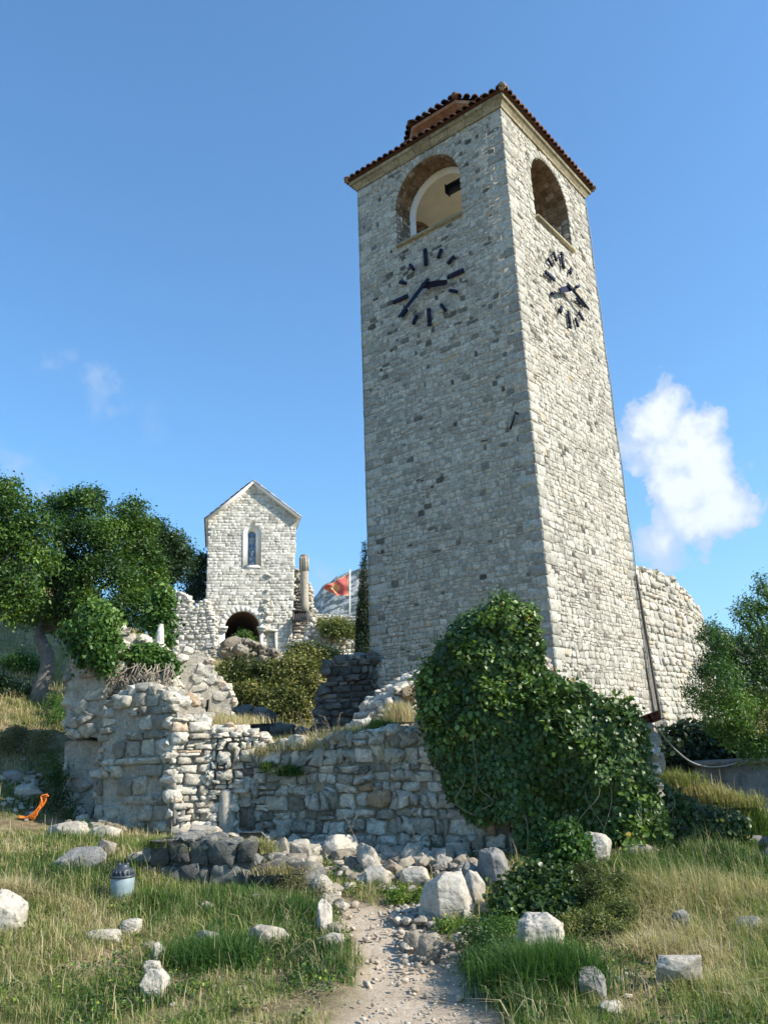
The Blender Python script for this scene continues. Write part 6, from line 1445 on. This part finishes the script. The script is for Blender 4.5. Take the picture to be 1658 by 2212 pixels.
for (px, py, rx, ry, n, s) in [(760, 1860, 110, 26, 150, .10), (900, 1975, 60, 18, 130, .06), (620, 1870, 80, 16, 70, .08), (480, 1815, 60, 10, 60, .10), (700, 1960, 30, 30, 60, .07), (1000, 1990, 50, 14, 70, .05), (330, 1800, 60, 10, 40, .07), (60, 1740, 60, 25, 50, .09),
                               (900, 2050, 70, 40, 90, .05), (330, 2110, 40, 50, 40, .04), (1400, 2100, 120, 60, 60, .05), (230, 1840, 150, 30, 40, .05), (1050, 1900, 60, 30, 60, .08), (560, 2150, 200, 40, 50, .03), (740, 1845, 130, 20, 130, .26), (880, 1868, 90, 26, 110, .24), (1020, 1905, 60, 24, 60, .20), (620, 1880, 70, 14, 60, .22), (820, 1900, 70, 26, 60, .20), (450, 1815, 70, 8, 60, .18), (200, 1795, 110, 10, 45, .16), (940, 1990, 50, 16, 60, .10), (710, 1950, 24, 40, 60, .13), (380, 1870, 60, 12, 30, .14), (330, 2120, 18, 50, 30, .09), (1300, 2140, 60, 40, 30, .08), (1020, 2010, 30, 20, 40, .09), (60, 1700, 60, 25, 60, .14), (1330, 1850, 80, 12, 30, .14), (250, 2030, 60, 15, 40, .04), (850, 1880, 90, 30, 90, .08)]:
    for k in range(n):
        q = G(px+g.randn()*rx*.55, py+g.randn()*ry*.55); P.append(q); S.append(s*g.uniform(.3, 1.3))
scatter_small('scattered_rubble', 'small broken stones fallen around the ruined walls', P, S, 5, M_ROCK, .1, 1)

# ------------------------------------------------------------------ grass
def grass_field():
    g = np.random.RandomState(99); N0 = 620000
    y = 3.9+(17-3.9)*g.rand(N0)**1.25; x = (g.rand(N0)*2-1)*(y*.50+.35)
    pmk = path_mask(x, y)+(fbm2(x*3, y*3, 21, 4)-.5)*1.1
    yl = np.interp(x, [-8, -6, -4.6, -4.4, -3.2, -2.4, -2.1, 3.1, 3.35, 6, 9], [17, 17, 17, 12.1, 11.5, 11.9, 11.1, 9.2, 12.0, 12.6, 12.6])
    cov = fbm2(x*2.2, y*2.2, 41, 4); cov2 = fbm2(x*.7+3, y*.7, 43, 3)
    cl = fbm2(x*9, y*9, 47, 2)-.5; c = .45+(fbm2(x*.9, y*.9, 45, 4)-.5)*1.6+(fbm2(x*4, y*4, 46, 3)-.5)*1.3+cl*.5; h = (.042+.09*np.clip(cov2-.3, 0, 1)+.02*cov)*(1+1.3*(fbm2(x*6, y*6, 48, 2)-.5))
    den = .42+(cov-.5)*2.8+cl*1.6
    for (px, py, r, dc, dh, dd) in [(450, 1990, .75, .42, .10, .6), (620, 1990, .5, .40, .10, .5), (700, 2090, .5, .32, .05, .4), (350, 1940, .4, .25, .06, .3), (560, 2120, .5, .1, .0, .1), (1180, 2120, .5, .5, .12, .8), (1120, 2190, .35, .45, .1, .8),
                                    (1500, 1860, .7, .34, .10, .6), (1600, 1880, .6, .30, .1, .5), (1380, 1900, .5, .22, .08, .5), (1420, 1950, .5, -.02, .09, .5), (1500, 1960, .6, -.14, .10, .5), (1620, 1960, .6, -.02, .08, .4),
                                    (1600, 2080, .6, .0, .08, .5), (1380, 2110, .40, -.45, -.03, -.75), (1350, 2170, .35, -.45, -.04, -.75), (1440, 2090, .3, -.4, -.02, -.5), (1450, 2040, .4, -.34, .05, .1), (1560, 2180, .5, .12, .07, .4), (100, 1950, .55, -.15, .07, .4), (60, 2060, .6, .0, .06, .3), (150, 2170, .5, .18, .05, .3),
                                    (350, 2180, .6, -.05, 0, .2), (300, 2050, .4, -.3, -.02, -.1), (600, 2180, .6, -.28, -.02, -.05), (750, 2170, .4, -.2, -.03, -.1), (130, 1820, .6, .1, .04, .4), (250, 1830, .6, .1, .05, .4), (200, 1900, .5, .06, .07, .5), (310, 1900, .3, -.15, .08, .3), (60, 1870, .5, .05, .04, .3),
                                    (820, 1860, .5, -.05, -.01, -.6), (950, 1890, .45, .0, -.01, -.5), (700, 1850, .45, -.05, -.01, -.5), (450, 1810, .5, -.1, -.01, -.5), (250, 1790, .6, -.1, .0, -.3), (850, 1930, .3, .12, .03, .1), (740, 1910, .35, .12, .05, .3), (1500, 1700, .9, -.26, .07, .6), (40, 1640, 1.2, -.15, .0, -.1), (90, 1560, 1.5, .1, .02, .1), (1050, 1940, .3, -.2, .03, -.2), (900, 1870, .4, -.05, .02, -.2)]:
        q = G(px, py); wgt = np.exp(-((x-q[0])**2+(y-q[1])**2)/(r*r)); c += dc*wgt; h += dh*wgt; den += dd*wgt
    for (rx, ry, rr) in RP:
        wgt = np.exp(-((x-rx)**2+(y-ry+.04)**2)/(rr*1.25+.04)**2); den += .55*wgt; h += .025*wgt; c += .12*wgt
    hill = sstep(11.6, 13.5, y)*(x < -3.5); c = c-.10*hill; h = h+.02*hill; den = den-.15*hill
    keep = (g.rand(N0) < np.clip(den, .03, 1)) & (g.rand(N0) > sstep(-.35, .15, pmk)*1.02) & (y < yl)
    x, y, c, h = x[keep], y[keep], c[keep], h[keep]
    n = len(x); P = np.c_[x, y, HT(x, y)-.012]; hh = h*g.uniform(.45, 1.35, n)*(1+.6*(g.rand(n) > .97))
    rnd = c+g.randn(n)*.15; dry = g.rand(n) < .16; rnd[dry] = g.uniform(0, .3, dry.sum()); tall = g.rand(n) < .006; rnd[tall] = g.uniform(0, .12, tall.sum()); hh[tall] = g.uniform(.16, .32, tall.sum())
    acc = Acc(); blades(acc, P, hh, .0052*(1+.05*np.clip(y-5, 0, 9)), .62, g, rnd); o = build(acc, 'grass', M_GRASS); tag(o, 'rough mixed green and straw coloured meadow grass around the path', kind='stuff'); o['category'] = 'grass'
    return n
print('grass blades', grass_field())
def back_grass():
    g = np.random.RandomState(5); n = 150000; y = 12+26*g.rand(n); x = g.uniform(-1, 1, n)*(y*.5+1); yl = np.interp(x, [-9, -6, -5, -2.3, 3.2, 3.3], [15, 15, 13.5, 13.2, 11.4, 12.4]); c = .30+(fbm2(x*.8, y*.8, 70, 4)-.5)*1.6
    k = (y > yl) & (fbm2(x*1.5, y*1.5, 71, 4) > .40) & ~((x > -.8) & (x < 6.3) & (y > 13.5) & (y < 22)); x, y, c = x[k], y[k], c[k]; n = len(x)
    P = np.c_[x, y, HT(x, y)-.02]; acc = Acc(); blades(acc, P, g.uniform(.08, .3, n), .012, .7, g, c+g.randn(n)*.14); o = build(acc, 'hillside_grass', M_GRASS); tag(o, 'dry and green grass on the slopes behind the ruins', kind='stuff'); o['category'] = 'grass'
back_grass()
# tiny ground herbs mixed into the grass
g = np.random.RandomState(7); acc = Acc(); n = 60000; y = 4.2+6*g.rand(n); x = (g.rand(n)*2-1)*(y*.5+.3); k = (fbm2(x*3, y*3, 61, 3) > .52) & (path_mask(x, y) < -.1) & (y < np.interp(x, [-4, -2, 3, 4], [11, 10.4, 8.9, 9.5])); x, y = x[k], y[k]
P = np.c_[x, y, HT(x, y)+.02+.05*g.rand(len(x))]; P[:, 2] += .06*np.clip(fbm2(P[:, 0]*5, P[:, 1]*5, 66, 2)-.4, 0, 1)*g.rand(len(P))*3; leaves(acc, P, g.randn(len(x), 3)*.6+Z, .028, g, .45+.3*g.randn(len(x)), w=.7); o = build(acc, 'weeds', M_LTREE); tag(o, 'small leafy weeds spread through the meadow grass', kind='stuff'); o['category'] = 'weeds'

# ------------------------------------------------------------------ haze
HAZE = .00010
if HAZE:
    acc = Acc(); acc.box((0, 1300, 400), 3600, 4600, 480); m, nt, N, L = new_mat('pale_haze'); out = N.new('ShaderNodeOutputMaterial'); v = N.new('ShaderNodeVolumePrincipled')
    v.inputs['Color'].default_value = (.62, .78, 1, 1); v.inputs['Density'].default_value = HAZE; v.inputs['Anisotropy'].default_value = .2; L.new(v.outputs[0], out.inputs['Volume'])
    o = build(acc, 'haze', m); tag(o, kind='stuff')
